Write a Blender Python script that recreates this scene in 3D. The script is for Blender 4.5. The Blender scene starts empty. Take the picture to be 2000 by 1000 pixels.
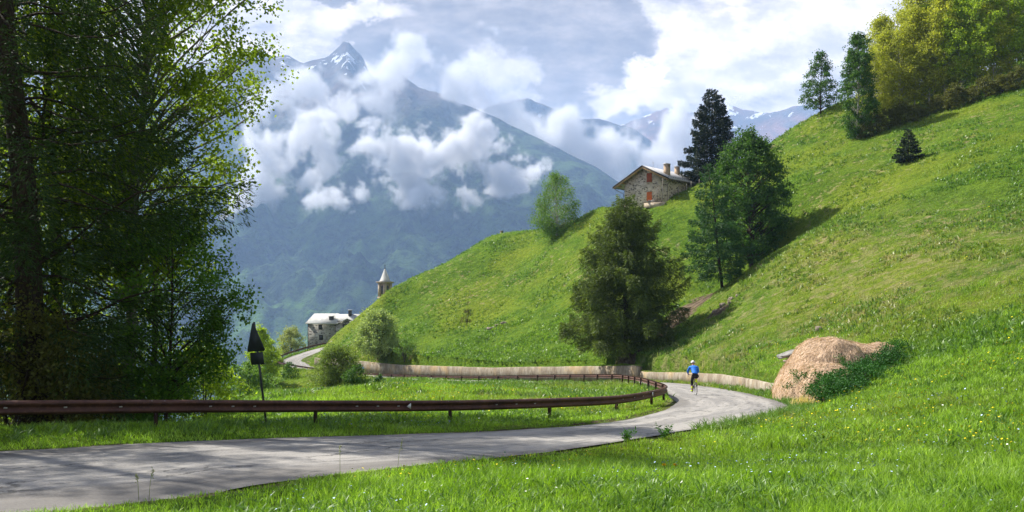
import bpy, math, numpy as np
from mathutils import Vector, Matrix, Quaternion
scene = bpy.context.scene
COL = scene.collection
R = math.radians
# ------------------------------------------------------------------ camera (level, lens shifted up)
EYE = 1.6
FPX = 1500.0
HYP = 530.0            # picture row of the horizon (2000 x 1000 picture)
KS = (715-HYP)/FPX     # the whole site falls away from the viewer by this gradient
cam_d = bpy.data.cameras.new('camera')
cam = bpy.data.objects.new('camera', cam_d); COL.objects.link(cam)
cam.location = (0, 0, EYE); cam.rotation_euler = (R(90), 0, 0)
cam_d.sensor_width = 36; cam_d.lens = 36*FPX/2000; cam_d.shift_y = (HYP-500)/2000
cam_d.clip_start = 0.1; cam_d.clip_end = 40000
scene.camera = cam
scene.view_settings.view_transform = 'Standard'; scene.view_settings.look = 'None'
scene.view_settings.gamma = 1; scene.view_settings.use_curve_mapping = False
scene.view_settings.exposure = 1.2
scene.render.engine = 'CYCLES'
scene.cycles.max_bounces = 6; scene.cycles.diffuse_bounces = 3; scene.cycles.glossy_bounces = 2
scene.cycles.transmission_bounces = 4; scene.cycles.transparent_max_bounces = 12
scene.cycles.volume_bounces = 2
scene.cycles.volume_step_rate = 1.0; scene.cycles.volume_max_steps = 128
scene.cycles.use_denoising = True
scene.cycles.sample_clamp_indirect = 6
SUN = Vector((-0.86*math.cos(R(47)), 0.50*math.cos(R(47)), math.sin(R(47)))).normalized()
sun_d = bpy.data.lights.new('sun', 'SUN'); sun_d.energy = 5.0; sun_d.angle = R(0.5); sun_d.color = (1, .95, .86)
sun = bpy.data.objects.new('sun', sun_d); COL.objects.link(sun)
sun.rotation_euler = SUN.to_track_quat('Z', 'Y').to_euler(); sun.location = (-60, 40, 80)

# ------------------------------------------------------------------ node helpers
class NB:
    def __init__(s, nt): s.nt = nt; s.N = nt.nodes; s.L = nt.links
    def n(s, t, **kw):
        nd = s.N.new(t)
        for k, v in kw.items():
            if k.startswith('i_'):
                key = k[2:]; key = int(key) if key.isdigit() else key.replace('_', ' ')
                s.set(nd.inputs[key], v)
            else: setattr(nd, k, v)
        return nd
    def set(s, sock, v):
        if isinstance(v, bpy.types.NodeSocket): s.L.new(v, sock)
        else:
            if isinstance(v, (tuple, list)) and len(v) == 3 and sock.type == 'RGBA': v = (*v, 1)
            sock.default_value = v
    def m(s, op, a, b=0.0, c=None, clamp=False):
        nd = s.N.new('ShaderNodeMath'); nd.operation = op; nd.use_clamp = clamp
        s.set(nd.inputs[0], a); s.set(nd.inputs[1], b)
        if c is not None: s.set(nd.inputs[2], c)
        return nd.outputs[0]
    def ss(s, x, lo, hi, t0=0.0, t1=1.0):
        nd = s.N.new('ShaderNodeMapRange'); nd.interpolation_type = 'SMOOTHSTEP'
        s.set(nd.inputs[0], x); s.set(nd.inputs[1], lo); s.set(nd.inputs[2], hi); s.set(nd.inputs[3], t0); s.set(nd.inputs[4], t1)
        return nd.outputs[0]
    def mix(s, f, a, b, mode='MIX'):
        nd = s.N.new('ShaderNodeMix'); nd.data_type = 'RGBA'; nd.blend_type = mode
        s.set(nd.inputs[0], f); s.set(nd.inputs[6], a); s.set(nd.inputs[7], b)
        return nd.outputs[2]
    def noise(s, vec, scale, detail=4, rough=.55, dist=0.0, out=0):
        nd = s.N.new('ShaderNodeTexNoise'); nd.inputs['Scale'].default_value = scale
        nd.inputs['Detail'].default_value = detail; nd.inputs['Roughness'].default_value = rough
        nd.inputs['Distortion'].default_value = dist
        if vec is not None: s.L.new(vec, nd.inputs['Vector'])
        return nd.outputs[out]
    def map(s, vec, scale=(1, 1, 1), loc=(0, 0, 0), rot=(0, 0, 0)):
        nd = s.N.new('ShaderNodeMapping'); nd.inputs['Scale'].default_value = scale
        nd.inputs['Location'].default_value = loc; nd.inputs['Rotation'].default_value = rot
        s.L.new(vec, nd.inputs['Vector']); return nd.outputs[0]
    def coord(s, which='Object'): return s.N.new('ShaderNodeTexCoord').outputs[which]
    def pos(s): return s.N.new('ShaderNodeNewGeometry').outputs['Position']
    def ramp(s, f, stops):
        nd = s.N.new('ShaderNodeValToRGB'); cr = nd.color_ramp
        while len(cr.elements) < len(stops): cr.elements.new(.5)
        for e, (p, c) in zip(cr.elements, stops): e.position = p; e.color = (*c, 1)
        s.set(nd.inputs[0], f); return nd.outputs[0]

# ------------------------------------------------------------------ world: nishita sky with procedural cloud cover
world = bpy.data.worlds.new('World'); scene.world = world; world.use_nodes = True
nt = world.node_tree; nt.nodes.clear(); w = NB(nt)
sky = w.n('ShaderNodeTexSky', sky_type='NISHITA', sun_disc=False)
sky.sun_elevation = math.asin(SUN.z); sky.sun_rotation = math.atan2(SUN.x, SUN.y)
sky.altitude = 1200; sky.dust_density = 1.2
skyc = w.mix(1.0, sky.outputs[0], (.11, .11, .11), 'MULTIPLY')
dirv = w.coord('Generated')
sx = w.n('ShaderNodeSeparateXYZ'); w.L.new(dirv, sx.inputs[0])
yy = w.m('MAXIMUM', w.m('ABSOLUTE', sx.outputs[1]), .12)
a0 = w.m('MULTIPLY_ADD', w.m('DIVIDE', sx.outputs[0], yy), 1.5, 1.0)
b0 = w.m('MULTIPLY_ADD', w.m('DIVIDE', sx.outputs[2], yy), -1.5, HYP/1000)
cv = w.n('ShaderNodeCombineXYZ'); w.L.new(a0, cv.inputs[0]); w.L.new(w.m('MULTIPLY', b0, 1.35), cv.inputs[1])
cv = cv.outputs[0]
nA = w.n('ShaderNodeSeparateXYZ'); w.L.new(w.noise(cv, 4.5, 8, .58, 0, 1), nA.inputs[0])
nB = w.n('ShaderNodeSeparateXYZ'); w.L.new(w.noise(cv, 13, 7, .6, 0, 1), nB.inputs[0])
def warp(base, o, k1, k2):
    return w.m('ADD', base, w.m('ADD', w.m('MULTIPLY', w.m('SUBTRACT', nA.outputs[o], .5), k1), w.m('MULTIPLY', w.m('SUBTRACT', nB.outputs[o], .5), k2)))
A = warp(a0, 0, .16, .10); B = warp(b0, 1, .12, .09)
def ell(cx, cy, rx, ry):
    dx = w.m('DIVIDE', w.m('SUBTRACT', A, cx), rx); dy = w.m('DIVIDE', w.m('SUBTRACT', B, cy), ry)
    return w.m('SUBTRACT', 1.0, w.m('ADD', w.m('MULTIPLY', dx, dx), w.m('MULTIPLY', dy, dy)))
def union(es):
    r = ell(*es[0])
    for e in es[1:]: r = w.m('MAXIMUM', r, ell(*e))
    return r
fb = w.noise(cv, 3.2, 9, .6)
fb2 = w.noise(w.map(cv, (1, 2.2, 1), (3, 1, 0)), 5, 7, .6)
CLOUDK = .58
base = w.mix(w.ss(fb2, .40, .60), (.55, .53, .54), (.98, .93, .90))
base = w.mix(w.m('MULTIPLY', w.ss(fb, .50, .62), .16), base, (.50, .58, .70))
# long light banks on the right, above the grey mass
base = w.mix(w.ss(union([(1.36, .07, .24, .06), (1.62, .05, .2, .09), (1.25, .12, .10, .05)]), -.4, .9), base, (.95, .92, .92))
# grey mass
dark = union([(1.02, .07, .27, .15), (.9, .02, .3, .12), (1.12, .13, .10, .07), (1.05, .20, .14, .06), (.84, .16, .12, .08)])
darkc = w.mix(w.ss(fb2, .35, .65), (.25, .235, .235), (.45, .42, .41))
base = w.mix(w.ss(dark, -.02, .14), base, darkc)
base = w.mix(w.ss(union([(1.16, .235, .07, .025), (1.25, .23, .06, .02)]), -.3, .8), base, (.38, .37, .39))
# bright billows
base = w.mix(w.ss(union([(1.49, .075, .06, .035), (1.44, .11, .09, .045), (1.27, .15, .05, .035), (1.34, .165, .10, .04), (1.22, .185, .07, .03), (1.47, .16, .12, .05)]), -.2, .6), base, (1.02, .98, .96))
base = w.mix(w.ss(union([(1.50, .06, .05, .02), (1.43, .085, .045, .02), (1.275, .14, .035, .018), (1.27, .165, .05, .016)]), -.1, .8), base, (1.9, 1.8, 1.68))
base = w.mix(w.ss(union([(.64, .055, .05, .04), (.52, .03, .10, .04), (.70, .03, .12, .02)]), -.3, .9), base, (.98, .94, .94))
base = w.mix(w.ss(union([(.96, .13, .045, .05), (.98, .18, .06, .05), (.93, .2, .06, .05), (1.02, .13, .05, .03)]), -.3, .8), base, (.70, .69, .73))
fine = w.noise(w.map(cv, (1, 1.25, 1), (5, 2, 0)), 11, 8, .62)
base = w.mix(1.0, base, w.mix(w.ss(fine, .34, .66), (.72, .73, .77), (1.22, 1.20, 1.17)), 'MULTIPLY')
big = w.noise(w.map(cv, (1, 1.5, 1), (9, 7, 0)), 4.2, 6, .55)
base = w.mix(1.0, base, w.mix(w.ss(big, .36, .62), (.84, .85, .88), (1.08, 1.07, 1.06)), 'MULTIPLY')
base = w.mix(1.0, base, (1.07, 1.0, .93), 'MULTIPLY')
cover = w.ss(b0, -1.2, -.35, .45, .97)
cover = w.m('MULTIPLY', cover, w.ss(w.noise(dirv, 2.0, 6, .6), .2, .45))
front = w.ss(sx.outputs[1], -.05, .2)
cover2 = w.m('MAXIMUM', w.m('MULTIPLY', cover, w.ss(sx.outputs[1], -.3, .3, .55, 1)), w.m('MULTIPLY', front, w.ss(b0, -.6, -.1)))
tot = w.mix(cover2, skyc, base)
bg = w.n('ShaderNodeBackground'); w.L.new(tot, bg.inputs[0]); bg.inputs[1].default_value = CLOUDK
wo = w.n('ShaderNodeOutputWorld'); w.L.new(bg.outputs[0], wo.inputs[0])
world.cycles.sampling_method = 'MANUAL'; world.cycles.sample_map_resolution = 512

# ------------------------------------------------------------------ object helpers
def tag(o, label=None, cat=None, group=None, kind=None):
    if label: o['label'] = label
    if cat: o['category'] = cat
    if group: o['group'] = group
    if kind: o['kind'] = kind
    return o
def empty(name, loc=(0, 0, 0), rz=0):
    o = bpy.data.objects.new(name, None); COL.objects.link(o); o.location = loc; o.rotation_euler = (0, 0, rz)
    o.empty_display_size = .3
    return o
class MB:
    """numpy mesh collector"""
    def __init__(s): s.V = []; s.F = []; s.n = 0; s.UV = []
    def add(s, V, F):
        V = np.asarray(V, float).reshape(-1, 3)
        if isinstance(F, (list, tuple)):
            by = {}
            for f in F: by.setdefault(len(f), []).append(f)
            for k, fs in by.items(): s.F.append(np.array(fs, np.int64) + s.n)
        else: s.F.append(np.asarray(F, np.int64) + s.n)
        s.V.append(V); s.n += len(V); return s
    def box(s, c, size, rz=0, M=None):
        x, y, z = np.array(size)/2.
        V = np.array([(-x,-y,-z),(x,-y,-z),(x,y,-z),(-x,y,-z),(-x,-y,z),(x,-y,z),(x,y,z),(-x,y,z)])
        if rz:
            cc, ss_ = math.cos(rz), math.sin(rz); V = V @ np.array([[cc, ss_, 0], [-ss_, cc, 0], [0, 0, 1]])
        if M is not None: V = V @ np.array(M.to_3x3()).T
        V = V + np.array(c)
        return s.add(V, np.array([(0,3,2,1),(4,5,6,7),(0,1,5,4),(1,2,6,5),(2,3,7,6),(3,0,4,7)]))
    def tube(s, P, r, k=8, caps=True):
        P = np.asarray(P, float); m = len(P); r = np.broadcast_to(np.asarray(r, float), (m,))
        T = np.gradient(P, axis=0); T /= np.linalg.norm(T, axis=1)[:, None]+1e-9
        up = np.array([0, 0, 1.]) if abs(T[0][2]) < .9 else np.array([1., 0, 0])
        U = np.cross(T, up); U /= np.linalg.norm(U, axis=1)[:, None]+1e-9
        W = np.cross(T, U)
        an = np.arange(k)/k*2*math.pi
        V = P[:, None] + r[:, None, None]*(U[:, None]*np.cos(an)[None, :, None] + W[:, None]*np.sin(an)[None, :, None])
        i = np.arange(m-1)[:, None]*k; j = np.arange(k)[None]; jn = (j+1) % k
        F = np.stack([i+j, i+jn, i+k+jn, i+k+j], -1).reshape(-1, 4)
        n0 = s.n; s.add(V.reshape(-1, 3), F)
        if caps and k > 2:
            s.F.append(np.array([list(range(n0+k-1, n0-1, -1))])); s.F.append(np.array([list(range(n0+(m-1)*k, n0+m*k))]))
        return s
    def prism(s, poly, y0, y1):
        """polygon in XZ extruded along Y"""
        n = len(poly); V = [(x, y0, z) for x, z in poly] + [(x, y1, z) for x, z in poly]
        F = [tuple(range(n)), tuple(range(2*n-1, n-1, -1))] + [(i, i+n, (i+1) % n+n, (i+1) % n) for i in range(n)]
        return s.add(V, F)
    def build(s, name, mat=None, parent=None, smooth=False, uv=None, link=True):
        me = bpy.data.meshes.new(name)
        V = np.concatenate(s.V).astype(np.float32)
        loops = np.concatenate([f.ravel() for f in s.F]).astype(np.int32)
        tot = np.concatenate([np.full(len(f), f.shape[1]) for f in s.F]).astype(np.int32)
        st = np.concatenate([[0], np.cumsum(tot)[:-1]]).astype(np.int32)
        me.vertices.add(len(V)); me.vertices.foreach_set('co', V.ravel())
        me.loops.add(len(loops)); me.loops.foreach_set('vertex_index', loops)
        me.polygons.add(len(tot)); me.polygons.foreach_set('loop_start', st); me.polygons.foreach_set('loop_total', tot)
        if smooth: me.polygons.foreach_set('use_smooth', np.ones(len(tot), bool))
        me.update(calc_edges=True)
        if not smooth or len(tot) < 60000: me.validate()
        if uv is not None:
            ul = me.uv_layers.new(name='UVMap'); ul.data.foreach_set('uv', np.asarray(uv, np.float32)[loops].ravel())
        if mat: me.materials.append(mat)
        o = bpy.data.objects.new(name, me)
        if link: COL.objects.link(o)
        if parent: o.parent = parent
        return o
def matnew(name, rough=.9, spec=.2):
    m = bpy.data.materials.new(name); m.use_nodes = True; nt = m.node_tree; b = NB(nt)
    p = nt.nodes['Principled BSDF']; p.inputs['Roughness'].default_value = rough
    p.inputs['Specular IOR Level'].default_value = spec
    return m, b, p
def bump(b, p, h, strength=.5, dist=.02):
    nd = b.n('ShaderNodeBump'); nd.inputs['Strength'].default_value = strength; nd.inputs['Distance'].default_value = dist
    b.L.new(h, nd.inputs['Height']); b.L.new(nd.outputs[0], p.inputs['Normal'])
def simple(name, c1, c2=None, scale=6, rough=.85, spec=.2, metal=0, bmp=.3, bd=.01):
    m, b, p = matnew(name, rough, spec); c2 = c2 or tuple(x*.75 for x in c1)
    n = b.noise(b.coord(), scale, 5, .6)
    b.L.new(b.mix(b.ss(n, .35, .65), c1, c2), p.inputs['Base Color']); p.inputs['Metallic'].default_value = metal
    if bmp: bump(b, p, b.noise(b.coord(), scale*5, 4), bmp, bd)
    return m

# ------------------------------------------------------------------ numpy noise
RNG = np.random.RandomState(7)
_perm = RNG.permutation(4096); _rv = RNG.rand(4096)
def vnoise(x, y, z=0.0, seed=0):
    x = np.asarray(x, float); y = np.asarray(y, float); z = np.broadcast_to(np.asarray(z, float), x.shape)
    xi = np.floor(x).astype(np.int64); yi = np.floor(y).astype(np.int64); zi = np.floor(z).astype(np.int64)
    fx = x-xi; fy = y-yi; fz = z-zi
    fx = fx*fx*(3-2*fx); fy = fy*fy*(3-2*fy); fz = fz*fz*(3-2*fz)
    def h(i, j, k): return _rv[_perm[(_perm[(_perm[(i+seed*131) & 4095]+j) & 4095]+k) & 4095]]
    r = 0
    for di in (0, 1):
        wx = fx if di else 1-fx
        for dj in (0, 1):
            wy = fy if dj else 1-fy
            r = r + wx*wy*((1-fz)*h(xi+di, yi+dj, zi) + fz*h(xi+di, yi+dj, zi+1))
    return r
def fbm(x, y, z=0.0, o=4, seed=0, gain=.5):
    a, s, t = 1., 0., 0.
    x = np.asarray(x, float); y = np.asarray(y, float); z = np.asarray(z, float)
    for i in range(o):
        s = s + a*vnoise(x*2**i, y*2**i, z*2**i, seed+i); t += a; a *= gain
    return s/t - .5
def ridged(x, y, o=5, seed=0):
    a, s, t = 1., 0., 0.
    for i in range(o):
        n = 1-np.abs(2*vnoise(x*2**i, y*2**i, 0, seed+i)-1); s = s+a*n*n; t += a; a *= .5
    return s/t
def sstep(x, a, b):
    t = np.clip((x-a)/(b-a), 0, 1); return t*t*(3-2*t)
def P3r(px, py, d): return ((px-1000)/FPX*d, d, EYE+(715-py)/FPX*d)
def P3(px, py, d): return ((px-1000)/FPX*d, d, EYE+(HYP-py)/FPX*d)
# ------------------------------------------------------------------ road plan
inner = [(-60,-23),(-36,-5),(-22,5),(-15,9.3),(-9.1,13.6),(-7.1,15.3),(-4.7,17.0),(-1.5,18.7),(0.3,19.6),(3,22.4),(5.6,28.2),(7.3,34.3),(8.3,41),(9.3,52),(9.8,64),(8.2,74),(4.3,84),(-4.5,98),(-18.5,117),(-33.2,136),(-41,142.5),(-44.8,149),(-43.5,156),(-40.5,161.5),(-36,167),(-31,175),(-23,184),(-10,192)]
outer = [(-56,-29),(-31,-11),(-16,-1.5),(-9,4.0),(-4.2,8.2),(-3.3,9.8),(-2.0,11.6),(-.4,13.6),(1,14.9),(3.8,18.6),(8,24.5),(10.9,30.0),(12.7,38.5),(14.0,51),(14.2,66),(12,78),(7.8,88.5),(-1.5,102),(-15.5,121),(-31.0,140),(-37.5,146),(-39.9,150.5),(-39,155.5),(-36.5,159),(-32,163),(-27,171),(-20,179),(-8,187)]
roadz = [1.6,.9,.35,.2,.12,.1,.05,0,0,0,0,0,.05,.12,.15,.05,-.2,-.35,-.3,.45,1.4,2.5,4.0,5.4,6.5,7.5,8.5,9.5]
def catmull(P, n):
    P = np.asarray(P, float); P = np.vstack([2*P[0]-P[1], P, 2*P[-1]-P[-2]]); out = []
    for i in range(1, len(P)-2):
        t = np.arange(n)[:, None]/n
        p0, p1, p2, p3 = P[i-1], P[i], P[i+1], P[i+2]
        out.append(.5*((2*p1)+(-p0+p2)*t+(2*p0-5*p1+4*p2-p3)*t*t+(-p0+3*p1-3*p2+p3)*t**3))
    out.append(P[-2][None]); return np.vstack(out)
NS = 16
rd = catmull(np.column_stack([inner, outer, roadz]), NS)
RI, RO, RZ = rd[:, :2], rd[:, 2:4], rd[:, 4]
RC = (RI+RO)/2; RH = np.linalg.norm(RO-RI, axis=1)/2; RN = (RO-RI)/(2*RH[:, None])     # RN points to the outer side
def road_query(x, y):
    """signed lateral distance beyond the edge (outer +, inner -; 0 inside), lateral, index param, road z"""
    x = np.atleast_1d(x).astype(float); y = np.atleast_1d(y).astype(float)
    lat = np.empty(len(x)); hw = np.empty(len(x)); z = np.empty(len(x)); par = np.empty(len(x))
    A_ = RC[:-1]; D_ = RC[1:]-A_; L2 = (D_**2).sum(1)
    for s in range(0, len(x), 20000):
        p = np.stack([x[s:s+20000], y[s:s+20000]], 1)
        t = ((p[:, None]-A_[None])*D_[None]).sum(2)/L2[None]; t = np.clip(t, 0, 1)
        q = A_[None]+t[..., None]*D_[None]; d2 = ((p[:, None]-q)**2).sum(2)
        i = d2.argmin(1); ar = np.arange(len(p)); tt = t[ar, i]
        h = RH[i]*(1-tt)+RH[i+1]*tt
        n = RN[i]*(1-tt[:, None])+RN[i+1]*tt[:, None]
        v = p-q[ar, i]; sg = np.sign((v*n).sum(1)); sg[sg == 0] = 1
        lat[s:s+20000] = sg*np.sqrt(d2[ar, i]); hw[s:s+20000] = h
        z[s:s+20000] = RZ[i]*(1-tt)+RZ[i+1]*tt; par[s:s+20000] = (i+tt)/NS
    return lat, hw, z, par
# ------------------------------------------------------------------ terrain control points
def ctl(L): return [P3r(*p) for p in L]
hill_pts = ctl([(720,713,126),(900,718,105),(1000,717,99.5),(1100,716,91),(1220,714,79),(1228,727,77),(1290,728,66),(1340,731,56),(1420,738,49),(1500,750,41.5),
 (600,700,147),(615,699,151),
 (640,690,146),(640,665,158),(700,690,136),(700,650,147),(700,617,157),(750,640,148),(745,596,161),(800,690,126),(800,620,146),(800,564,165),(860,528,170),
 (1000,690,109),(1000,600,133),(1000,520,152),(950,465,172),(1050,450,172),(1085,457,156),(1150,421,160),(1200,404,152),
 (1280,397,138),(1345,370,138),(1250,680,86),(1250,600,102),(1250,500,122),(1230,692,82),
 (1408,567,98),(1468,525,106),(1350,640,82),(1350,690,68),(1400,440,122),(1450,330,136),(1500,285,140),(1600,222,142),(1650,200,144),
 (1500,700,52),(1500,600,71),(1500,500,91),(1500,400,112),
 (1700,780,27),(1700,680,43),(1700,550,64),(1700,400,89),(1700,290,114),(1700,240,128),
 (1850,700,34),(1850,500,62),(1850,300,98),(1850,220,118),(2000,850,14),(2000,700,29),(2000,500,54),(2000,300,86),(2000,165,116),
 (1000,1000,7.5),(1500,900,14),(1500,835,22),(1560,795,30),(1800,790,21),(2000,1000,7),(1100,930,11),
 (2500,700,22),(2500,400,60),(2500,100,95)])
def behind(px, py, d, dd, dz):
    x, y, z = P3r(px, py, d); k = (d+dd)/d; return (x*k, y*k, z+dz)
hill_pts += [behind(745,582,161,9,-2.5), behind(800,547,165,12,-3), behind(860,516,170,25,-5), behind(950,465,172,30,-6), behind(1050,450,172,30,-5), behind(1150,421,160,30,-4),
  behind(1280,397,138,14,-1.6), behind(1280,397,138,40,-6), behind(1345,370,138,14,-.6), behind(1500,285,140,30,-2), behind(1600,222,142,30,-3), behind(1650,200,144,40,2), behind(640,665,156,6,-1.5),behind(700,617,157,8,-2.5),
  behind(1700,240,128,60,20), behind(2000,165,116,60,26), behind(860,515,175,140,-50), behind(1280,397,138,180,-30), behind(1600,222,142,180,-20),
  (-30,165,7.0),(0,0,.12),(-3,6,.12),(-8,0,.2),(5,4,.18),(20,-10,1.5),(-20,-12,.4),(9,22,.05),(6,17,.05),(12,30,.15)]
low_pts = [(-60,-23,1.5),(-22,5,.35),(-15,9.3,.2),(-9.1,13.6,.12),(-4.7,17,.03),(-1.5,19,0),(3,22.4,0),(5.6,28.2,0),(7.3,34.3,0),(8.3,41,.05),(9.3,52,.1),(9.8,64,.1),(8.2,74,0),
 (4.3,84,-.25),(-4.5,98,-.42),(-18.5,117,-.4),(-33.2,136,.3),(-41,142.5,1.2),(-44.8,149,2.3),(-45.5,155,3.6),(-43,161,5.0),(-38,169,6.5),
 (-46,184,6.4),(-38,186,7.5),(-30,184,8.2),(-11.5,15.9,.22),(-8.3,18.8,.18),(-5.1,21.2,.05),(-1.85,23,-.03),(1.15,25.6,-.06),(5.0,31,-.02),
 (-26,13,-1.0),(-18,18,-.7),(-12,22,-.5),(-7,25,-.25),(-30,40,-9),(-50,30,-18),(-20,35,-4.5),(-13,40,-2.2),(-60,100,-32),(-100,60,-50),(-100,200,-60),(-150,150,-90),(-70,200,-12),(-90,260,-50),
 (2,30,-.15),(3,45,-.2),(4,60,-.15)] + ctl([(800,790,31),(700,790,31),(800,770,45),(1000,775,40),(1000,750,70),(900,748,85),(700,760,55),(760,745,95),(640,745,105),(655,772,76),(600,790,33),(600,765,62),(600,735,115),
   (560,722,132),(530,745,112),(500,790,36),(500,775,62),(475,782,70),(520,735,124),(440,815,50),(430,830,66),(400,860,100),(420,800,118)])
class MQ:
    def __init__(s, pts, c=7.0, lam=.02):
        P = np.array(pts); s.X = P[:, :2]; n = len(P); s.c = c
        K = np.sqrt(((s.X[:, None]-s.X[None])**2).sum(2)+c*c)
        A_ = np.zeros((n+3, n+3)); A_[:n, :n] = K - np.eye(n)*lam; A_[:n, n] = 1; A_[:n, n+1:] = s.X; A_[n:, :n] = A_[:n, n:].T
        s.w = np.linalg.solve(A_, np.concatenate([P[:, 2], np.zeros(3)]))
    def __call__(s, x, y):
        out = np.empty(len(x))
        for i in range(0, len(x), 40000):
            q = np.stack([x[i:i+40000], y[i:i+40000]], 1)
            K = np.sqrt(((q[:, None]-s.X[None])**2).sum(2)+s.c**2)
            out[i:i+40000] = K@s.w[:-3]+s.w[-3]+q@s.w[-2:]
        return out
hillF = MQ(hill_pts, 6.0, .05); lowF = MQ(low_pts, 5.0, .05)
WALL_S, WALL_E = 12.15, 26.0          # road parameter where the retaining wall runs (outer side)
WALL_OFF = .9                         # wall face beyond the road edge
def wall_on(par): return (par > WALL_S) & (par < WALL_E)
def ground(x, y, detail=True, full=False):
    x = np.atleast_1d(np.asarray(x, float)); y = np.atleast_1d(np.asarray(y, float))
    lat, hw, rz, par = road_query(x, y)
    hz = hillF(x, y); lz = lowF(x, y)
    ex = np.abs(lat)-hw
    if detail:
        r = np.hypot(x, y)
        hz = hz + .10*fbm(x/1.7, y/1.7, o=3, seed=3)*sstep(ex, .5, 3) + .9*fbm(x/9, y/9, o=4, seed=5)*sstep(ex, 3, 14)*sstep(r, 20, 60)+ .30*fbm(x/2.2, y/2.2, o=3, seed=9)*sstep(r, 35, 70)*sstep(ex, 2, 8)
        lz = lz + .10*fbm(x/1.7, y/1.7, o=3, seed=3)*sstep(ex, .8, 3) + .5*fbm(x/8, y/8, o=3, seed=6)*sstep(ex, 4, 14)
    z = np.where(lat > 0, hz, lz)
    rzz = rz-.008
    on = wall_on(par) & (lat > 0)
    blend = np.where(on, sstep(ex, WALL_OFF+.35, WALL_OFF+.6), sstep(ex, -.1, np.where(lat > 0, 1.6, 2.2)))
    z = rzz*(1-blend)+z*blend
    z = np.where(ex < -.1, rzz-.05, z)-KS*y
    rz = rz-KS*y
    if full: return z, lat, hw, rz, par
    return z
def gz(x, y): return float(ground([x], [y])[0])
def on_ground(px, d):
    x = (px-1000)/FPX*d; return (x, d, gz(x, d))
# ------------------------------------------------------------------ grass-covered ground
def grass_ground_mat():
    m, b, p = matnew('meadow_ground', .95, .05)
    pos = b.pos()
    n1 = b.noise(pos, .05, 5, .6); n2 = b.noise(pos, .35, 6, .65); n3 = b.noise(pos, 2.2, 6, .7); n4 = b.noise(b.map(pos, (1, 1, 1)), .9, 5, .7)
    c = b.mix(b.ss(n2, .3, .7), (.066, .128, .012), (.132, .215, .020))
    c = b.mix(b.m('MULTIPLY', b.ss(n1, .45, .62), .75), c, (.19, .235, .022))
    c = b.mix(b.m('MULTIPLY', b.ss(n3, .42, .68), .6), c, (.022, .062, .008))
    sp = b.n('ShaderNodeSeparateXYZ'); b.L.new(pos, sp.inputs[0])
    # dry grass and soil scattered over the steep right-hand slope
    dry = b.m('MULTIPLY', b.ss(n4, .54, .68), b.ss(b.noise(pos, .045, 3, .5), .46, .58))
    c = b.mix(b.m('MULTIPLY', dry, .85), c, (.34, .28, .15))
    dsv = b.n('ShaderNodeVectorMath', operation='DISTANCE'); b.L.new(b.map(pos, (1, 1, 0)), dsv.inputs[0]); dsv.inputs[1].default_value = (25, 66, 0)
    dmask = b.m('MULTIPLY', b.ss(dsv.outputs['Value'], 8, 30, 1, 0), b.ss(b.noise(b.map(pos, (1, 1, 1), rot=(0, 0, .5)), .75, 6, .72), .46, .60))
    c = b.mix(b.m('MULTIPLY', dmask, .45), c, (.30, .25, .13))
    # yellow flower haze
    fl = b.m('MULTIPLY', b.ss(b.noise(pos, 1.6, 4, .75), .58, .70), b.ss(b.noise(b.map(pos, loc=(20, 4, 0)), .045, 3, .5), .47, .62))
    c = b.mix(b.m('MULTIPLY', fl, .5), c, (.42, .36, .015))
    at = b.n('ShaderNodeAttribute', attribute_name='bare')
    bare = b.ss(b.m('ADD', at.outputs['Fac'], b.m('MULTIPLY', b.m('SUBTRACT', n3, .5), .9)), .45, .7)
    c = b.mix(bare, c, b.mix(b.ss(n4, .4, .6), (.085, .060, .040), (.19, .145, .10)))
    b.L.new(c, p.inputs['Base Color'])
    bump(b, p, b.m('ADD', b.noise(pos, 3.5, 6, .75), b.m('MULTIPLY', b.noise(pos, 1.0, 4, .6), 2.0)), 1.0, .40)
    return m
M_ground = grass_ground_mat()
bare_spots = [P3(1350, 590, 93)+(4.5,), P3(1320, 615, 90)+(3.5,), P3(1400, 625, 82)+(2.0,), P3(1215, 690, 83)+(3.2,), P3(1280, 640, 88)+(3,), P3(1430, 535, 104)+(3,), P3(1175, 418, 159)+(2,), P3(1380, 570, 97)+(3,)]
def bare_at(x, y):
    bv = np.zeros(len(x))
    for bx, by, bz, r in bare_spots:
        bv = np.maximum(bv, 1-((x-bx)**2+(y-by)**2)/(r*r))
    return np.clip(bv, 0, 1)
nr, na = 640, 720
rr = 1.2*(330/1.2)**(np.arange(nr)/(nr-1)); aa = np.radians(np.linspace(-64, 64, na))
RR, AA = np.meshgrid(rr, aa, indexing='ij')
gx = (RR*np.sin(AA)).ravel(); gy = (RR*np.cos(AA)).ravel()
gzv, glat, ghw, grz, gpar = ground(gx, gy, full=True)
gzv = gzv - 40*sstep(RR.ravel(), 300, 330)
gi = (np.arange(nr-1)[:, None]*na+np.arange(na-1)[None]).ravel()
tm = MB(); tm.add(np.stack([gx, gy, gzv], 1), np.stack([gi, gi+1, gi+na+1, gi+na], 1))
terrain = tm.build('terrain', M_ground, smooth=True); tag(terrain, kind='structure')
at = terrain.data.attributes.new('bare', 'FLOAT', 'POINT')
bv = bare_at(gx, gy)
# earthy strip right along the road edges
ex_ = np.abs(glat)-ghw
bv = np.maximum(bv, .55*(1-sstep(ex_, .0, .30)))
at.data.foreach_set('value', bv.astype(np.float32))
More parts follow.
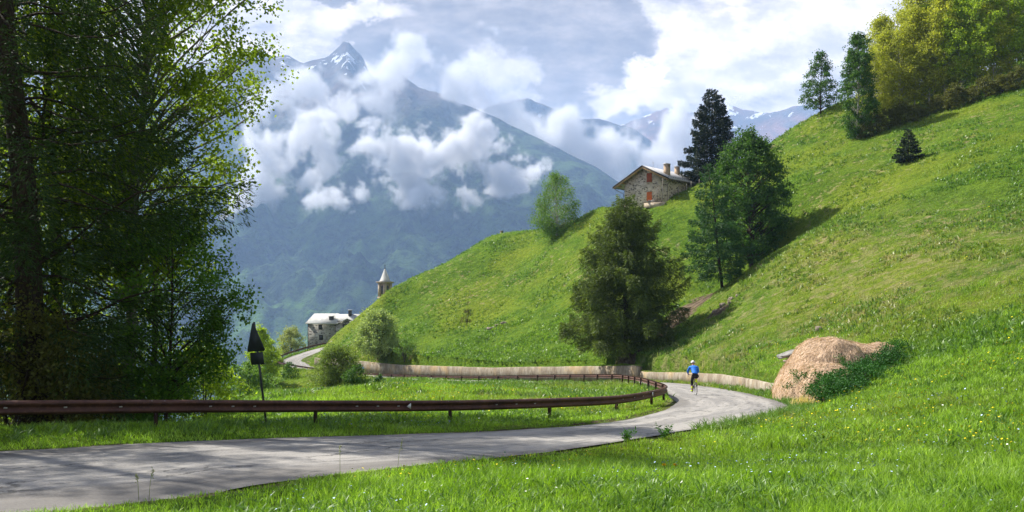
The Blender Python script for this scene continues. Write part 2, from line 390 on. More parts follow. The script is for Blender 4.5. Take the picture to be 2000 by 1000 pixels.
# ground behind and beside the viewer, same meadow
bk = MB(); q = np.linspace(-70, 70, 60); q2 = np.linspace(-60, 1.0, 30); QX, QY = np.meshgrid(q, q2, indexing='ij')
bx, by = QX.ravel(), QY.ravel(); bz = ground(bx, by)-.06
i0 = (np.arange(59)[:, None]*30+np.arange(29)[None]).ravel()
bk.add(np.stack([bx, by, bz], 1), np.stack([i0, i0+30, i0+31, i0+1], 1))
o = bk.build('ground', M_ground, smooth=True); tag(o, kind='structure')
# ------------------------------------------------------------------ road surface
def road_mat():
    m, b, p = matnew('old_asphalt', .9, .25)
    uv = b.coord('UV')
    n1 = b.noise(b.map(uv, (1.1, .10, 1)), 1.0, 6, .62); n2 = b.noise(b.map(uv, (3, .6, 1)), 1.7, 6, .7); n3 = b.noise(uv, 28, 4, .7)
    c = b.mix(b.ss(n1, .40, .60), (.265, .25, .23), (.165, .158, .15))
    c = b.mix(b.m('MULTIPLY', b.ss(n2, .52, .64), .8), c, (.085, .082, .08))
    c = b.mix(b.m('MULTIPLY', b.ss(n3, .40, .62), .35), c, (.40, .38, .35))
    vo = b.n('ShaderNodeTexVoronoi', feature='DISTANCE_TO_EDGE'); vo.inputs['Scale'].default_value = .55
    wv = b.n('ShaderNodeVectorMath', operation='ADD'); b.L.new(b.map(uv, (1.3, .45, 1)), wv.inputs[0]); b.L.new(b.noise(uv, 1.7, 6, .7, 0, 1), wv.inputs[1])
    b.L.new(wv.outputs[0], vo.inputs['Vector'])
    crk = b.m('MULTIPLY', b.ss(vo.outputs[0], .0, .035, 1, 0), b.ss(b.noise(uv, .5, 3), .48, .58))
    c = b.mix(b.m('MULTIPLY', crk, .9), c, (.06, .058, .055))
    su = b.n('ShaderNodeSeparateXYZ'); b.L.new(uv, su.inputs[0])
    lat_ = b.m('ABSOLUTE', b.m('ADD', su.outputs[0], b.m('MULTIPLY', b.m('SUBTRACT', n2, .5), .9)))
    c = b.mix(b.m('MULTIPLY', b.ss(lat_, 1.75, 2.45), .62), c, (.10, .092, .084))
    b.L.new(c, p.inputs['Base Color'])
    bump(b, p, b.noise(uv, 45, 4, .7), .6, .012)
    return m
M_road = road_mat()
arc = np.concatenate([[0], np.cumsum(np.linalg.norm(np.diff(RC, axis=0), axis=1))])
rm = MB(); Vr = []; UVr = []; nl = 13
for i in range(len(RC)):
    for j in range(nl):
        t = j/(nl-1)*2-1
        jt = .22*fbm([arc[i]/1.5+t*9], [7.3], o=4)[0] if j in (0, nl-1) else 0
        p = RC[i]+RN[i]*(RH[i]*t+jt*1.6); Vr.append((p[0], p[1], RZ[i]+.012-.035*t*t-KS*p[1])); UVr.append((RH[i]*t, arc[i]))
i0 = (np.arange(len(RC)-1)[:, None]*nl+np.arange(nl-1)[None]).ravel()
rm.add(Vr, np.stack([i0, i0+1, i0+nl+1, i0+nl], 1))
road = rm.build('road', M_road, smooth=True, uv=UVr); tag(road, kind='structure')

# ------------------------------------------------------------------ mountains
def mountain_mat(name, snowline, treeline, pink=.0, lush=1.0):
    m, b, p = matnew(name, .95, .05)
    pos = b.pos(); sp = b.n('ShaderNodeSeparateXYZ'); b.L.new(pos, sp.inputs[0]); z = sp.outputs[2]
    geo = b.n('ShaderNodeNewGeometry'); sn = b.n('ShaderNodeSeparateXYZ'); b.L.new(geo.outputs['Normal'], sn.inputs[0])
    nA_ = b.noise(pos, .0012, 6, .6); nB_ = b.noise(pos, .006, 6, .65); nC_ = b.noise(pos, .03, 5, .7); nD_ = b.noise(pos, .0025, 5, .6)
    forest = b.mix(b.ss(b.m('ADD', b.m('MULTIPLY', nC_, .6), b.m('MULTIPLY', nB_, .4)), .42, .58), (.003, .010, .006), (.040, .075, .024))
    forest = b.mix(b.m('MULTIPLY', b.ss(nB_, .48, .66), .8*lush), forest, (.075, .135, .035))
    mead = b.m('MULTIPLY', b.ss(nD_, .52, .60), b.ss(z, -250, 350, 1, 0))
    forest = b.mix(b.m('MULTIPLY', mead, .8*lush), forest, (.13, .25, .05))
    alp = b.mix(b.ss(nB_, .4, .6), (.15, .11, .09), (.10, .085, .08))
    alp = b.mix(b.m('MULTIPLY', b.ss(nA_, .45, .6), .6+pink*.4), alp, (.20+.16*pink, .15+.02*pink, .10+.02*pink))
    zt = b.m('ADD', z, b.m('MULTIPLY', b.m('SUBTRACT', nB_, .5), 700)); zt = b.m('ADD', zt, b.m('MULTIPLY', b.m('SUBTRACT', nA_, .5), 600))
    c = b.mix(b.ss(zt, treeline-120, treeline+160), forest, alp)
    rocky = b.m('MULTIPLY', b.ss(sn.outputs[2], .70, .55), b.ss(zt, treeline, treeline+300))
    c = b.mix(rocky, c, b.mix(b.ss(nC_, .4, .6), (.09, .085, .09), (.16, .15, .15)))
    zs = b.m('ADD', b.noise(b.map(pos, (1, 1, .45)), .008, 7, .68), b.m('MULTIPLY', b.m('SUBTRACT', z, snowline), .00032))
    snow = b.m('MULTIPLY', b.ss(zs, .605, .63), b.ss(sn.outputs[2], .30, .42))
    c = b.mix(snow, c, (.85, .86, .9))
    b.L.new(c, p.inputs['Base Color'])
    bump(b, p, b.m('ADD', b.m('MULTIPLY', nC_, 1.0), b.m('ADD', b.m('MULTIPLY', b.noise(pos, .09, 3, .7), .5), b.m('MULTIPLY', nB_, 1.6))), 1.0, 45)
    return m
def slope_row(t): return t
def mountain(name, sil, d_ridge, d_base, z_base, mat, cols=560, rows=260, px0=-1500, px1=2600, amp=150, seed=0, front=None):
    sx_ = np.array([s[0] for s in sil], float); sy_ = np.array([s[1] for s in sil], float)
    pxs = np.linspace(px0, px1, cols); py = np.interp(pxs, sx_, sy_)
    py = py + 5*fbm(pxs/14., 0*pxs, o=4, seed=seed+40)*np.interp(pxs, [900, 1000, 1250], [1, .5, .35]) if name == 'mountain' else py+6*fbm(pxs/18., 0*pxs, o=4, seed=seed+40)
    dr = np.interp(pxs, [d[0] for d in d_ridge], [d[1] for d in d_ridge])
    t = np.concatenate([np.linspace(0, 1, rows), 1+np.linspace(.02, .5, 20)])
    T, PX = np.meshgrid(t, pxs, indexing='ij'); DR = dr[None]; PY = py[None]
    ZR = EYE+(HYP-PY)/FPX*DR
    D = d_base+T*(DR-d_base)
    prof = np.where(T <= 1, .30*T+.45*T**2*.5+.475*T**1.4, 1-(T-1)*2.2)
    prof = np.where(T <= 1, prof/(.30+.225+.475), prof)
    Z = z_base+(ZR-z_base)*prof
    X = (PX-1000)/FPX*D
    env = np.clip(T*(1.0-T)*4, 0, 1)**.7*(T <= 1)
    env = np.maximum(env, .10*(T <= 1)*(T > .5))
    wx = X/900+.6*fbm(X/700, D/700, o=3, seed=seed+9); wy = D/2600
    g = ridged(wx, wy, 5, seed+3)-.45
    g2 = ridged(X/330+.5*fbm(X/300, D/300, o=2, seed=seed), D/520, 4, seed+13)-.45
    Z = Z+env*(amp*1.7*g+amp*.6*g2+amp*.35*fbm(X/110, D/110, o=4, seed=seed+21))
    V = np.stack([X.ravel(), D.ravel(), Z.ravel()], 1)
    if front is not None:      # low apron running down into the valley in front of the slope
        nf = 24; tf = np.linspace(0, 1, nf, endpoint=False)
        TF, PF = np.meshgrid(tf, pxs, indexing='ij'); DF = front[0]+(d_base-front[0])*TF
        ZF = front[1]+(z_base-front[1])*TF+60*fbm(PF/60, DF/160, o=4, seed=seed+5)*(1-TF)*TF*4
        V = np.concatenate([np.stack([((PF-1000)/FPX*DF).ravel(), DF.ravel(), ZF.ravel()], 1), V]); nrw = len(t)+nf
    else: nrw = len(t)
    i0 = (np.arange(nrw-1)[:, None]*cols+np.arange(cols-1)[None]).ravel()
    mb = MB(); mb.add(V, np.stack([i0, i0+1, i0+cols+1, i0+cols], 1))
    o = mb.build(name, mat, smooth=True); tag(o, kind='structure')
    return o
sil1 = [(-1800,120),(-900,60),(-500,140),(-200,90),(0,150),(250,120),(400,140),(470,105),(512,98),(530,112),(560,112),(590,126),(612,117),(634,116),(648,104),(662,92),(672,82),(680,82),(692,95),(708,108),(720,138),(745,158),(777,143),(795,155),(822,176),(876,194),(930,214),(975,234),(1020,257),(1065,279),(1110,306),(1155,329),(1218,369),(1300,420),(1450,510),(1800,700),(2600,1000)]
mountain('mountain', sil1, [(-1800,4900),(700,5200),(800,4900),(1218,4000),(2600,3400)], 1500, -560, mountain_mat('alpine_slope', 1250, 860), seed=1, front=(230, -175), amp=280, px1=2400)
sil2 = [(300,260),(700,240),(900,230),(980,200),(1034,191),(1060,203),(1085,215),(1128,230),(1180,234),(1240,255),(1290,290),(1400,350),(1600,430),(2200,600)]
mountain('mountains', sil2, [(300,6200),(2200,5900)], 4700, -100, mountain_mat('far_slope', 1250, 1050, 0, .4), cols=300, rows=120, px0=300, px1=2200, amp=110, seed=60)
sil3 = [(600,330),(1100,280),(1222,243),(1240,236),(1270,226),(1303,211),(1325,220),(1365,223),(1400,216),(1425,205),(1450,214),(1500,222),(1545,210),(1600,196),(1640,203),(1700,190),(1850,170),(2100,150),(2600,210),(3200,200)]
mountain('hills', sil3, [(600,7600),(1400,7600),(1700,6400),(2200,5600),(3200,5600)], 5000, -100, mountain_mat('distant_range', 1320, 820, .8, .3), cols=420, rows=120, px0=600, px1=3200, amp=150, seed=90)

# ------------------------------------------------------------------ haze
hz = MB(); hz.box((0, 4400, 470), (20000, 10400, 2540))
hm = bpy.data.materials.new('haze_air'); hm.use_nodes = True; hm.node_tree.nodes.clear(); hb = NB(hm.node_tree)
pv = hb.n('ShaderNodeVolumePrincipled'); pv.inputs['Color'].default_value = (.42, .63, 1.0, 1); pv.inputs['Density'].default_value = 1.05e-4; pv.inputs['Anisotropy'].default_value = 0.1
ho = hb.n('ShaderNodeOutputMaterial'); hb.L.new(pv.outputs[0], ho.inputs['Volume'])
haze = hz.build('haze', hm); tag(haze, kind='stuff')
# ------------------------------------------------------------------ clouds hanging in the valley (real volumes)
def cloud_mat(dens):
    m = bpy.data.materials.new('cloud_vapour'); m.use_nodes = True; m.node_tree.nodes.clear(); b = NB(m.node_tree)
    v = b.n('ShaderNodeVolumePrincipled'); v.inputs['Color'].default_value = (.97, .97, 1, 1)
    v.inputs['Anisotropy'].default_value = .0; v.inputs['Density'].default_value = dens
    v.inputs['Density Attribute'].default_value = 'density'
    o = b.n('ShaderNodeOutputMaterial'); b.L.new(v.outputs[0], o.inputs['Volume'])
    return m
def cloud(name, puffs, label, seed=0, vox=22, dens=.012, soft=.45, nscale=1/260., amp=2.1, thick=.55):
    """puffs: (px, py, depth, radius in px) -> volume grid filled from a noisy distance field"""
    m_ = cloud_mat(dens)
    P = []; rs = []
    for px, py, d, r in puffs:
        x, y, z = P3(px, py, d); P.append((x, y, z)); rs.append(r*d/FPX)
    P = np.array(P); rs = np.array(rs)
    pts = bpy.data.meshes.new('cloud'); pts.vertices.add(len(P)); pts.vertices.foreach_set('co', P.astype(np.float32).ravel())
    at = pts.attributes.new('rad', 'FLOAT', 'POINT'); at.data.foreach_set('value', rs.astype(np.float32)); pts.materials.append(m_)
    o = bpy.data.objects.new(name, pts); COL.objects.link(o)
    lo = (P-rs[:, None]*2.0).min(0); hi = (P+rs[:, None]*2.0).max(0)
    g = bpy.data.node_groups.new('cloud_field', 'GeometryNodeTree'); b = NB(g)
    g.interface.new_socket('Geometry', in_out='INPUT', socket_type='NodeSocketGeometry')
    g.interface.new_socket('Geometry', in_out='OUTPUT', socket_type='NodeSocketGeometry')
    gi_ = b.n('NodeGroupInput'); go = b.n('NodeGroupOutput')
    pos = b.n('GeometryNodeInputPosition').outputs[0]
    # noise-warped position
    nz = b.noise(pos, nscale*.7, 3, .5, 0, 1)
    sb = b.n('ShaderNodeVectorMath', operation='SUBTRACT'); b.L.new(nz, sb.inputs[0]); sb.inputs[1].default_value = (.5, .5, .5)
    sc = b.n('ShaderNodeVectorMath', operation='SCALE'); b.L.new(sb.outputs[0], sc.inputs[0]); sc.inputs['Scale'].default_value = float(np.median(rs))*3.2
    ad = b.n('ShaderNodeVectorMath', operation='ADD'); b.L.new(pos, ad.inputs[0]); b.L.new(sc.outputs[0], ad.inputs[1])
    field = None
    for i, (p, r) in enumerate(zip(P, rs)):
        ds = b.n('ShaderNodeVectorMath', operation='SUBTRACT'); b.L.new(ad.outputs[0], ds.inputs[0]); ds.inputs[1].default_value = tuple(p)
        dm = b.n('ShaderNodeVectorMath', operation='MULTIPLY'); b.L.new(ds.outputs[0], dm.inputs[0]); dm.inputs[1].default_value = (1/r, 1/(r*max(thick, 150/r if r < 150 else thick)), 1/r)
        ln = b.n('ShaderNodeVectorMath', operation='LENGTH'); b.L.new(dm.outputs[0], ln.inputs[0])
        e = b.m('SUBTRACT', 1.05, ln.outputs['Value'])
        if field is None: field = e
        else:
            nd = b.n('ShaderNodeMath', operation='SMOOTH_MAX'); b.L.new(field, nd.inputs[0]); b.L.new(e, nd.inputs[1]); nd.inputs[2].default_value = .25; field = nd.outputs[0]
    n = b.noise(pos, nscale, 9, .68, .6)
    f = b.m('ADD', field, b.m('MULTIPLY', b.m('SUBTRACT', n, .54), amp*2.6))
    den = b.ss(f, .0, soft)
    vc = b.n('GeometryNodeVolumeCube'); b.L.new(den, vc.inputs['Density'])
    vc.inputs['Min'].default_value = tuple(lo); vc.inputs['Max'].default_value = tuple(hi)
    res = np.clip(((hi-lo)/vox), 8, 300).astype(int)
    for k, a in enumerate(('X', 'Y', 'Z')): vc.inputs['Resolution '+a].default_value = int(res[k])
    sm = b.n('GeometryNodeSetMaterial'); sm.inputs['Material'].default_value = m_
    b.L.new(vc.outputs[0], sm.inputs['Geometry']); b.L.new(sm.outputs[0], go.inputs[0])
    md = o.modifiers.new('field', 'NODES'); md.node_group = g
    tag(o, label, 'cloud', kind='stuff')
    return o
def pf(d, L): return [(a, b_, d, c) for a, b_, c in L]
cloud('cloud', pf(3350, [(735,285,40),(775,325,46),(820,290,40),(800,345,42),(820,375,42),(870,388,36),(915,388,24),(850,318,38),(890,300,42),(925,285,34),(930,262,26),(965,285,24),(960,340,30),(1000,338,34),(1038,340,24)]),
      'broken white cloud hanging before the middle of the blue mountain slope', vox=10, dens=.028, nscale=1/150.)
cloud('cloud', pf(3500, [(505,360,44),(530,385,30),(555,330,42),(575,290,42),(600,262,40),(640,235,38),(672,222,26),(630,290,34),(650,320,26),(610,340,26),(505,300,30),(480,390,36),(500,270,26)]),
      'ragged white cloud bank against the slope beside the leafy tree', vox=11, dens=.018, nscale=1/150.)
cloud('cloud', pf(3200, [(620,390,22),(645,388,18),(662,378,18),(672,395,16),(706,376,16)]),
      'small torn wisp of cloud low on the mountain', vox=8, dens=.018, nscale=1/90.)
cloud('cloud', pf(4100, [(520,195,36),(560,205,32),(600,170,50),(630,190,50),(650,150,36),(700,165,50),(730,175,40),(720,130,50),(800,120,60),(860,150,50),(790,80,50),(620,125,26),(770,125,38),(690,200,26),(580,225,26),(740,110,36)]),
      'grey white cloud wreathing the ridge below the pointed peak', vox=18, dens=.010, nscale=1/260., thick=.5)
cloud('cloud', pf(4700, [(830,130,60),(880,160,56),(940,150,64),(975,195,60),(1000,225,44),(1040,245,42),(1075,265,34),(930,205,34)]),
      'tall pale cloud column rising behind the mountain shoulder', vox=22, dens=.011, nscale=1/300.)
cloud('cloud', pf(4450, [(1100,275,40),(1140,300,46),(1180,325,48),(1180,270,34),(1220,290,44),(1250,320,50),(1290,290,40),(1320,310,46),(1300,265,30),(1350,290,40),(1330,245,24),(1110,250,40),(1160,290,50),(1210,330,50),(1280,340,50),(1240,260,40)]),
      'wide bright cloud filling the valley behind the upper stone house', vox=22, dens=.014, nscale=1/300.)
# ------------------------------------------------------------------ vegetation builders
def leaf_mat(name, cols, transl=.4, rough=.6, vary=.0):
    m = bpy.data.materials.new(name); m.use_nodes = True; nt = m.node_tree; nt.nodes.clear(); b = NB(nt)
    geo = b.n('ShaderNodeNewGeometry'); rnd = geo.outputs['Random Per Island']
    n = b.noise(b.coord('Object'), .9, 3, .6)
    f = b.m('ADD', b.m('MULTIPLY', rnd, .65), b.m('MULTIPLY', b.ss(n, .3, .7), .35))
    c = b.ramp(f, [(i/(len(cols)-1), c_) for i, c_ in enumerate(cols)])
    p = b.n('ShaderNodeBsdfPrincipled'); b.L.new(c, p.inputs['Base Color']); p.inputs['Roughness'].default_value = rough
    p.inputs['Specular IOR Level'].default_value = .25
    t = b.n('ShaderNodeBsdfTranslucent'); b.L.new(b.mix(1.0, c, (1.5, 1.55, .7), 'MULTIPLY'), t.inputs[0])
    mx = b.n('ShaderNodeMixShader'); mx.inputs[0].default_value = transl
    b.L.new(p.outputs[0], mx.inputs[1]); b.L.new(t.outputs[0], mx.inputs[2])
    o = b.n('ShaderNodeOutputMaterial'); b.L.new(mx.outputs[0], o.inputs[0]); return m
def bark_mat(name, c1, c2, sc=3):
    m, b, p = matnew(name, .95, .1)
    n = b.noise(b.map(b.coord(), (sc*2, sc*2, sc*.4)), 3, 6, .7)
    b.L.new(b.mix(b.ss(n, .38, .62), c1, c2), p.inputs['Base Color']); bump(b, p, n, .8, .03); return m
M_bark = bark_mat('dark_bark', (.026, .019, .014), (.065, .048, .036))
M_greybark = bark_mat('grey_bark', (.12, .105, .09), (.22, .20, .17))
M_birch = bark_mat('birch_bark', (.55, .53, .48), (.22, .19, .16), 1.2)
def unit(v): return v/(np.linalg.norm(v, axis=-1, keepdims=True)+1e-9)
def leaf_quads(C, L, D, aspect, rng, mb):
    """rhombic leaves: base C, length L, direction D"""
    n = len(C); L = np.broadcast_to(L, (n,))[:, None]
    D = unit(D); S = unit(np.cross(D, rng.normal(size=(n, 3)))); 
    N_ = np.cross(D, S)
    a = C; c = C+D*L; mid = C+D*L*.5+N_*L*.06
    b = mid+S*L*aspect*.5; d = mid-S*L*aspect*.5
    V = np.stack([a, b, c, d], 1).reshape(-1, 3); i = np.arange(n)*4
    mb.add(V, np.stack([i, i+1, i+2, i+3], 1))
def conifer(h, Rm, seed, nb=90, base=.08, up0=5, droop=.18, tipup=.0, leafL=.3, leafA=.22, dens=60, hang=.25, tr=.2, prof=1.0, lean=(0, 0), top_r=.02, spread=.30, side=None, gap=.0, front=0, u0=.10, jit=8):
    rng = np.random.RandomState(seed); tb, cb = MB(), MB()
    zs = np.linspace(0, h, 14); sway = np.array([lean])*(zs/h)[:, None]+.012*h*np.stack([np.sin(zs*.5+seed), np.cos(zs*.43+seed)], 1)*(zs/h)[:, None]
    tb.tube(np.column_stack([sway, zs-.25*(zs == 0)]), tr*(1-zs/h)**.8+top_r, 9)
    for k in range(nb):
        t = base+(1-base)*((k+rng.rand()*.9)/nb)**1.05; t = min(t, .985); z0 = t*h
        pr = max(.03, (1-t))**prof
        if t < base+.12: pr *= .65+.35*(t-base)/.12
        L = Rm*pr*rng.uniform(.72, 1.12)+.12
        az = k*2.39996+rng.uniform(-.35, .35)
        if side is not None:
            L *= 1+side[1]*math.cos(az-side[0])
        if front: L *= 1-front*max(0, -math.sin(az))
        if rng.rand() < gap: continue
        el = R(up0+rng.uniform(-jit, jit)+28*t); droop_k = droop*rng.uniform(.4, 1.8) if jit > 8 else droop
        s = np.linspace(0, 1, 7)
        dxy = np.array([math.cos(az), math.sin(az)])
        c0 = np.array([np.interp(z0, zs, sway[:, 0]), np.interp(z0, zs, sway[:, 1]), z0])
        def pt(s):
            s = np.asarray(s); r_ = L*s
            wob = (.05 if jit <= 8 else .11)*L*np.sin(s*5+k)
            return np.stack([c0[0]+dxy[0]*r_-dxy[1]*wob, c0[1]+dxy[1]*r_+dxy[0]*wob, c0[2]+r_*math.sin(el)-droop_k*L*s**1.6+(.06*L*np.sin(s*7+k*2) if jit > 8 else 0)+tipup*L*s**3], -1)
        tb.tube(pt(s), max(.008, tr*.22*pr**.5*(1-s*.85))*1.0 if False else (min(tr, .25)*.20*(.35+.65*pr))*(1-s*.88)+.004, 4, False)
        n = int(dens*L*(.5+.5*min(L, 2.5)))
        if n < 6: n = 6
        u = rng.rand(n)**.75; u = u0+(1.02-u0)*u; u = np.clip(u, 0, 1.02)
        p = pt(u); wd = (spread*L*(1.02-u)+.10*min(L, 1.5))
        sg = rng.choice([-1, 1], n); la = rng.rand(n)**.8*wd*sg
        per = np.array([-dxy[1], dxy[0], 0]); fw = np.array([dxy[0], dxy[1], 0])
        hg = rng.rand(n)**1.5*hang*min(L, 3)
        C = p+per*la[:, None]+fw*(np.abs(la)*.45)[:, None]-np.array([0, 0, 1])*(hg+.10*np.abs(la))[:, None]
        D = fw*.9+per*(sg*.8)[:, None]+np.array([0, 0, -1])*(.15+1.6*hg/(hang*min(L, 3)+1e-6)*.6)[:, None]+rng.normal(size=(n, 3))*.42
        leaf_quads(C, leafL*rng.uniform(.6, 1.25, n), D, leafA, rng, cb)
    # leader
    n = 40; zz = h*(1-.06*rng.rand(n)); C = np.column_stack([np.interp(zz, zs, sway[:, 0]), np.interp(zz, zs, sway[:, 1]), zz])
    leaf_quads(C, leafL*.8, rng.normal(size=(n, 3))+[0, 0, .6], leafA, rng, cb)
    return tb, cb
def broadleaf(h, rx, seed, z0=.25, nclump=70, per=220, leaf=.12, aspect=.7, tr=.18, shape='oval', sig=.32, offset=(0, 0), trunks=1, rough=.35, droopy=0., zpow=1.0, sub=3, inner=.45, ry=None):
    rng = np.random.RandomState(seed); tb, cb = MB(), MB(); ry = ry or rx
    zc0 = h*z0
    def prof(t):
        if shape == 'oval': return np.sqrt(np.clip(1-(2*t-.92)**2*.98, 0.02, 1))
        if shape == 'cone': return (1-t)**.75*np.clip(t*5+.35, 0, 1)*1.05+.03
        if shape == 'dome': return np.sqrt(np.clip(1-t**2.0, 0.01, 1))*np.clip(.65+t*2, 0, 1)
        if shape == 'col': return np.clip((1-t)**.45, 0, 1)*np.clip(.55+t*1.6, 0, 1)
    stems = []
    for s_ in range(trunks):
        a = s_/trunks*6.28+seed; sp = (0 if trunks == 1 else rx*.38*rng.uniform(.5, 1.1))
        zz = np.linspace(-.3, h*(.86 if trunks == 1 else .55), 9); q = np.clip(zz/h, 0, 1)
        x = offset[0]*q+math.cos(a)*sp*q*1.6+.018*h*np.sin(zz*.6+seed+s_)*q; y = offset[1]*q+math.sin(a)*sp*q*1.6+.018*h*np.cos(zz*.7+seed)*q
        r = tr*(1-q*.93)**.9/(1 if trunks == 1 else 1.3); P = np.column_stack([x, y, zz]); stems.append(P)
        tb.tube(P, r, 8)
    CC = []
    for k in range(nclump):
        t = rng.rand()**zpow; a = rng.rand()*6.28
        lob = 1+rough*(vnoise([math.cos(a)*1.6+seed], [math.sin(a)*1.6+t*3.5], 0, seed)[0]*2-1)
        r = (inner+(1-inner)*rng.rand()**.6)*prof(np.array(t))*lob
        c = np.array([offset[0]*(z0+(1-z0)*t)+rx*r*math.cos(a), offset[1]*(z0+(1-z0)*t)+ry*r*math.sin(a), zc0+(h-zc0)*t])
        st = stems[k % trunks]; zq = max(zc0*.6, c[2]-rx*r*rng.uniform(.6, 1.1)); zq = min(zq, st[-1][2]*.97); zq = max(zq, h*.08)
        o = np.array([np.interp(zq, st[:, 2], st[:, 0]), np.interp(zq, st[:, 2], st[:, 1]), zq])
        mid = (o+c)/2+rng.normal(size=3)*.08*np.linalg.norm(c-o)+np.array([0, 0, .08*np.linalg.norm(c-o)])
        ss_ = np.linspace(0, 1, 6)[:, None]; B = (1-ss_)**2*o+2*ss_*(1-ss_)*mid+ss_**2*c
        tb.tube(B, np.linspace(tr*.25, tr*.05+.003, 6), 4, False)
        for q_ in range(sub):
            e = c+rng.normal(size=3)*sig*rx*.55
            tb.tube(np.stack([c*.55+mid*.45, (c+e)/2+rng.normal(size=3)*.03*rx, e]), [tr*.07+.003, tr*.04+.002, .003], 3, False)
        m = int(per*rng.uniform(.5, 1.4)); kk = 5
        sc = c+rng.normal(size=(kk, 3))*sig*rx*.48
        pts = sc[rng.randint(kk, size=m)]+rng.normal(size=(m, 3))*sig*rx*rng.uniform(.2, .42)*np.array([1, 1, .75])
        if droopy: pts[:, 2] -= np.abs(rng.normal(size=m))*droopy*rx
        CC.append(pts)
    C = np.concatenate(CC); n = len(C)
    D = rng.normal(size=(n, 3)); D[:, 2] -= .5+droopy*2
    leaf_quads(C, leaf*rng.uniform(.6, 1.3, n), D, aspect, rng, cb)
    return tb, cb
def plant(name, loc, parts, mats, label, cat='tree', group=None, rz=0, stem='trunk', top='crown'):
    e = empty(name, loc, rz); parts[0].build(stem, mats[0], e, smooth=True); parts[1].build(top, mats[1], e)
    tag(e, label, cat, group); return e
def copy_tree(o, parent=None):
    c = o.copy(); COL.objects.link(c); c.parent = parent
    for ch in list(o.children): copy_tree(ch, c)
    return c
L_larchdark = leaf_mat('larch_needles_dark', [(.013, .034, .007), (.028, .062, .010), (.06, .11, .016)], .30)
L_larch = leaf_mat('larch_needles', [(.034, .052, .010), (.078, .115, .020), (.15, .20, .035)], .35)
L_spruce = leaf_mat('spruce_needles', [(.006, .014, .007), (.012, .028, .011), (.030, .040, .018)], .12)
L_conif = leaf_mat('pine_needles', [(.014, .045, .012), (.030, .088, .020), (.055, .13, .028)], .25)
L_maple = leaf_mat('broad_leaves', [(.020, .058, .010), (.050, .120, .018), (.11, .20, .032)], .38)
L_aspen = leaf_mat('aspen_leaves', [(.07, .12, .012), (.16, .23, .02), (.30, .38, .04)], .58)
L_mapled = leaf_mat('shade_leaves', [(.03, .08, .012), (.07, .16, .018), (.16, .29, .03)], .45)
L_birch = leaf_mat('birch_leaves', [(.06, .13, .020), (.10, .19, .035), (.17, .27, .05)], .4)
L_gold = leaf_mat('golden_leaves', [(.17, .19, .025), (.32, .345, .04), (.50, .50, .08)], .45)
L_lime = leaf_mat('lime_leaves', [(.13, .20, .018), (.27, .37, .028), (.44, .55, .06)], .45)
L_willow = leaf_mat('willow_leaves', [(.15, .21, .07), (.27, .35, .13), (.43, .49, .22)], .4)
L_bush = leaf_mat('bush_leaves', [(.07, .11, .022), (.13, .19, .04), (.24, .30, .08)], .35)
L_juniper = leaf_mat('juniper_leaves', [(.012, .055, .008), (.026, .10, .012), (.05, .17, .018)], .2)
L_brush = leaf_mat('brown_undergrowth', [(.05, .065, .014), (.10, .10, .022), (.15, .17, .03)], .4)
L_pale = leaf_mat('pale_leaves', [(.16, .20, .07), (.27, .31, .12), (.42, .44, .24)], .35)

# --- the trees at the left, behind the guardrail
def at(px, d, sink=.1):
    x, y, z = on_ground(px, d); return (x, y, z-sink)
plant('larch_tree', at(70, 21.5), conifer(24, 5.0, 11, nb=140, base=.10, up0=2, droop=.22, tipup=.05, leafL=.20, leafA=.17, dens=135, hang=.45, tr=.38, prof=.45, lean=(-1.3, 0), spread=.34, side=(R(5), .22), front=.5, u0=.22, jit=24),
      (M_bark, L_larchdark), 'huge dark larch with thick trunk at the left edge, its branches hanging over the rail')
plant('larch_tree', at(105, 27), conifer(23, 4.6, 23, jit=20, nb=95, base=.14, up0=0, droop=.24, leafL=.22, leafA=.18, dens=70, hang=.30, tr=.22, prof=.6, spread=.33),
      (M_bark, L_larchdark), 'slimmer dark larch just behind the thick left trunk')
plant('aspen_tree', at(243, 27.5), broadleaf(22, 3.75, 31, z0=.28, nclump=235, per=240, leaf=.13, aspect=.85, tr=.22, shape='oval', sig=.21, offset=(1.1, 0), sub=2, rough=.20, inner=.35),
      (M_greybark, L_aspen), 'tall leafy tree with grey trunk and backlit yellow green leaves right of the larches')
plant('maple_tree', at(322, 24.5), broadleaf(7.2, 2.0, 37, z0=.20, nclump=95, per=150, leaf=.10, aspect=.8, tr=.07, shape='oval', sig=.26, offset=(.3, 0), sub=2),
      (M_bark, L_mapled), 'small green leafy tree under the tall trees, its boughs reaching towards the road sign')
plant('aspen_tree', at(20, 36), broadleaf(20, 5.5, 41, z0=.12, nclump=110, per=150, leaf=.18, aspect=.8, tr=.2, sig=.24, sub=1),
      (M_greybark, L_aspen), 'bright backlit leafy tree seen between the dark larches at the far left')
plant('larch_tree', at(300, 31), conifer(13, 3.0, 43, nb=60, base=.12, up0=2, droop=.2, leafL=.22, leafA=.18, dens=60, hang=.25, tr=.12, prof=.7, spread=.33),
      (M_bark, L_larchdark), 'middle sized dark larch behind the grey trunk of the leafy tree')
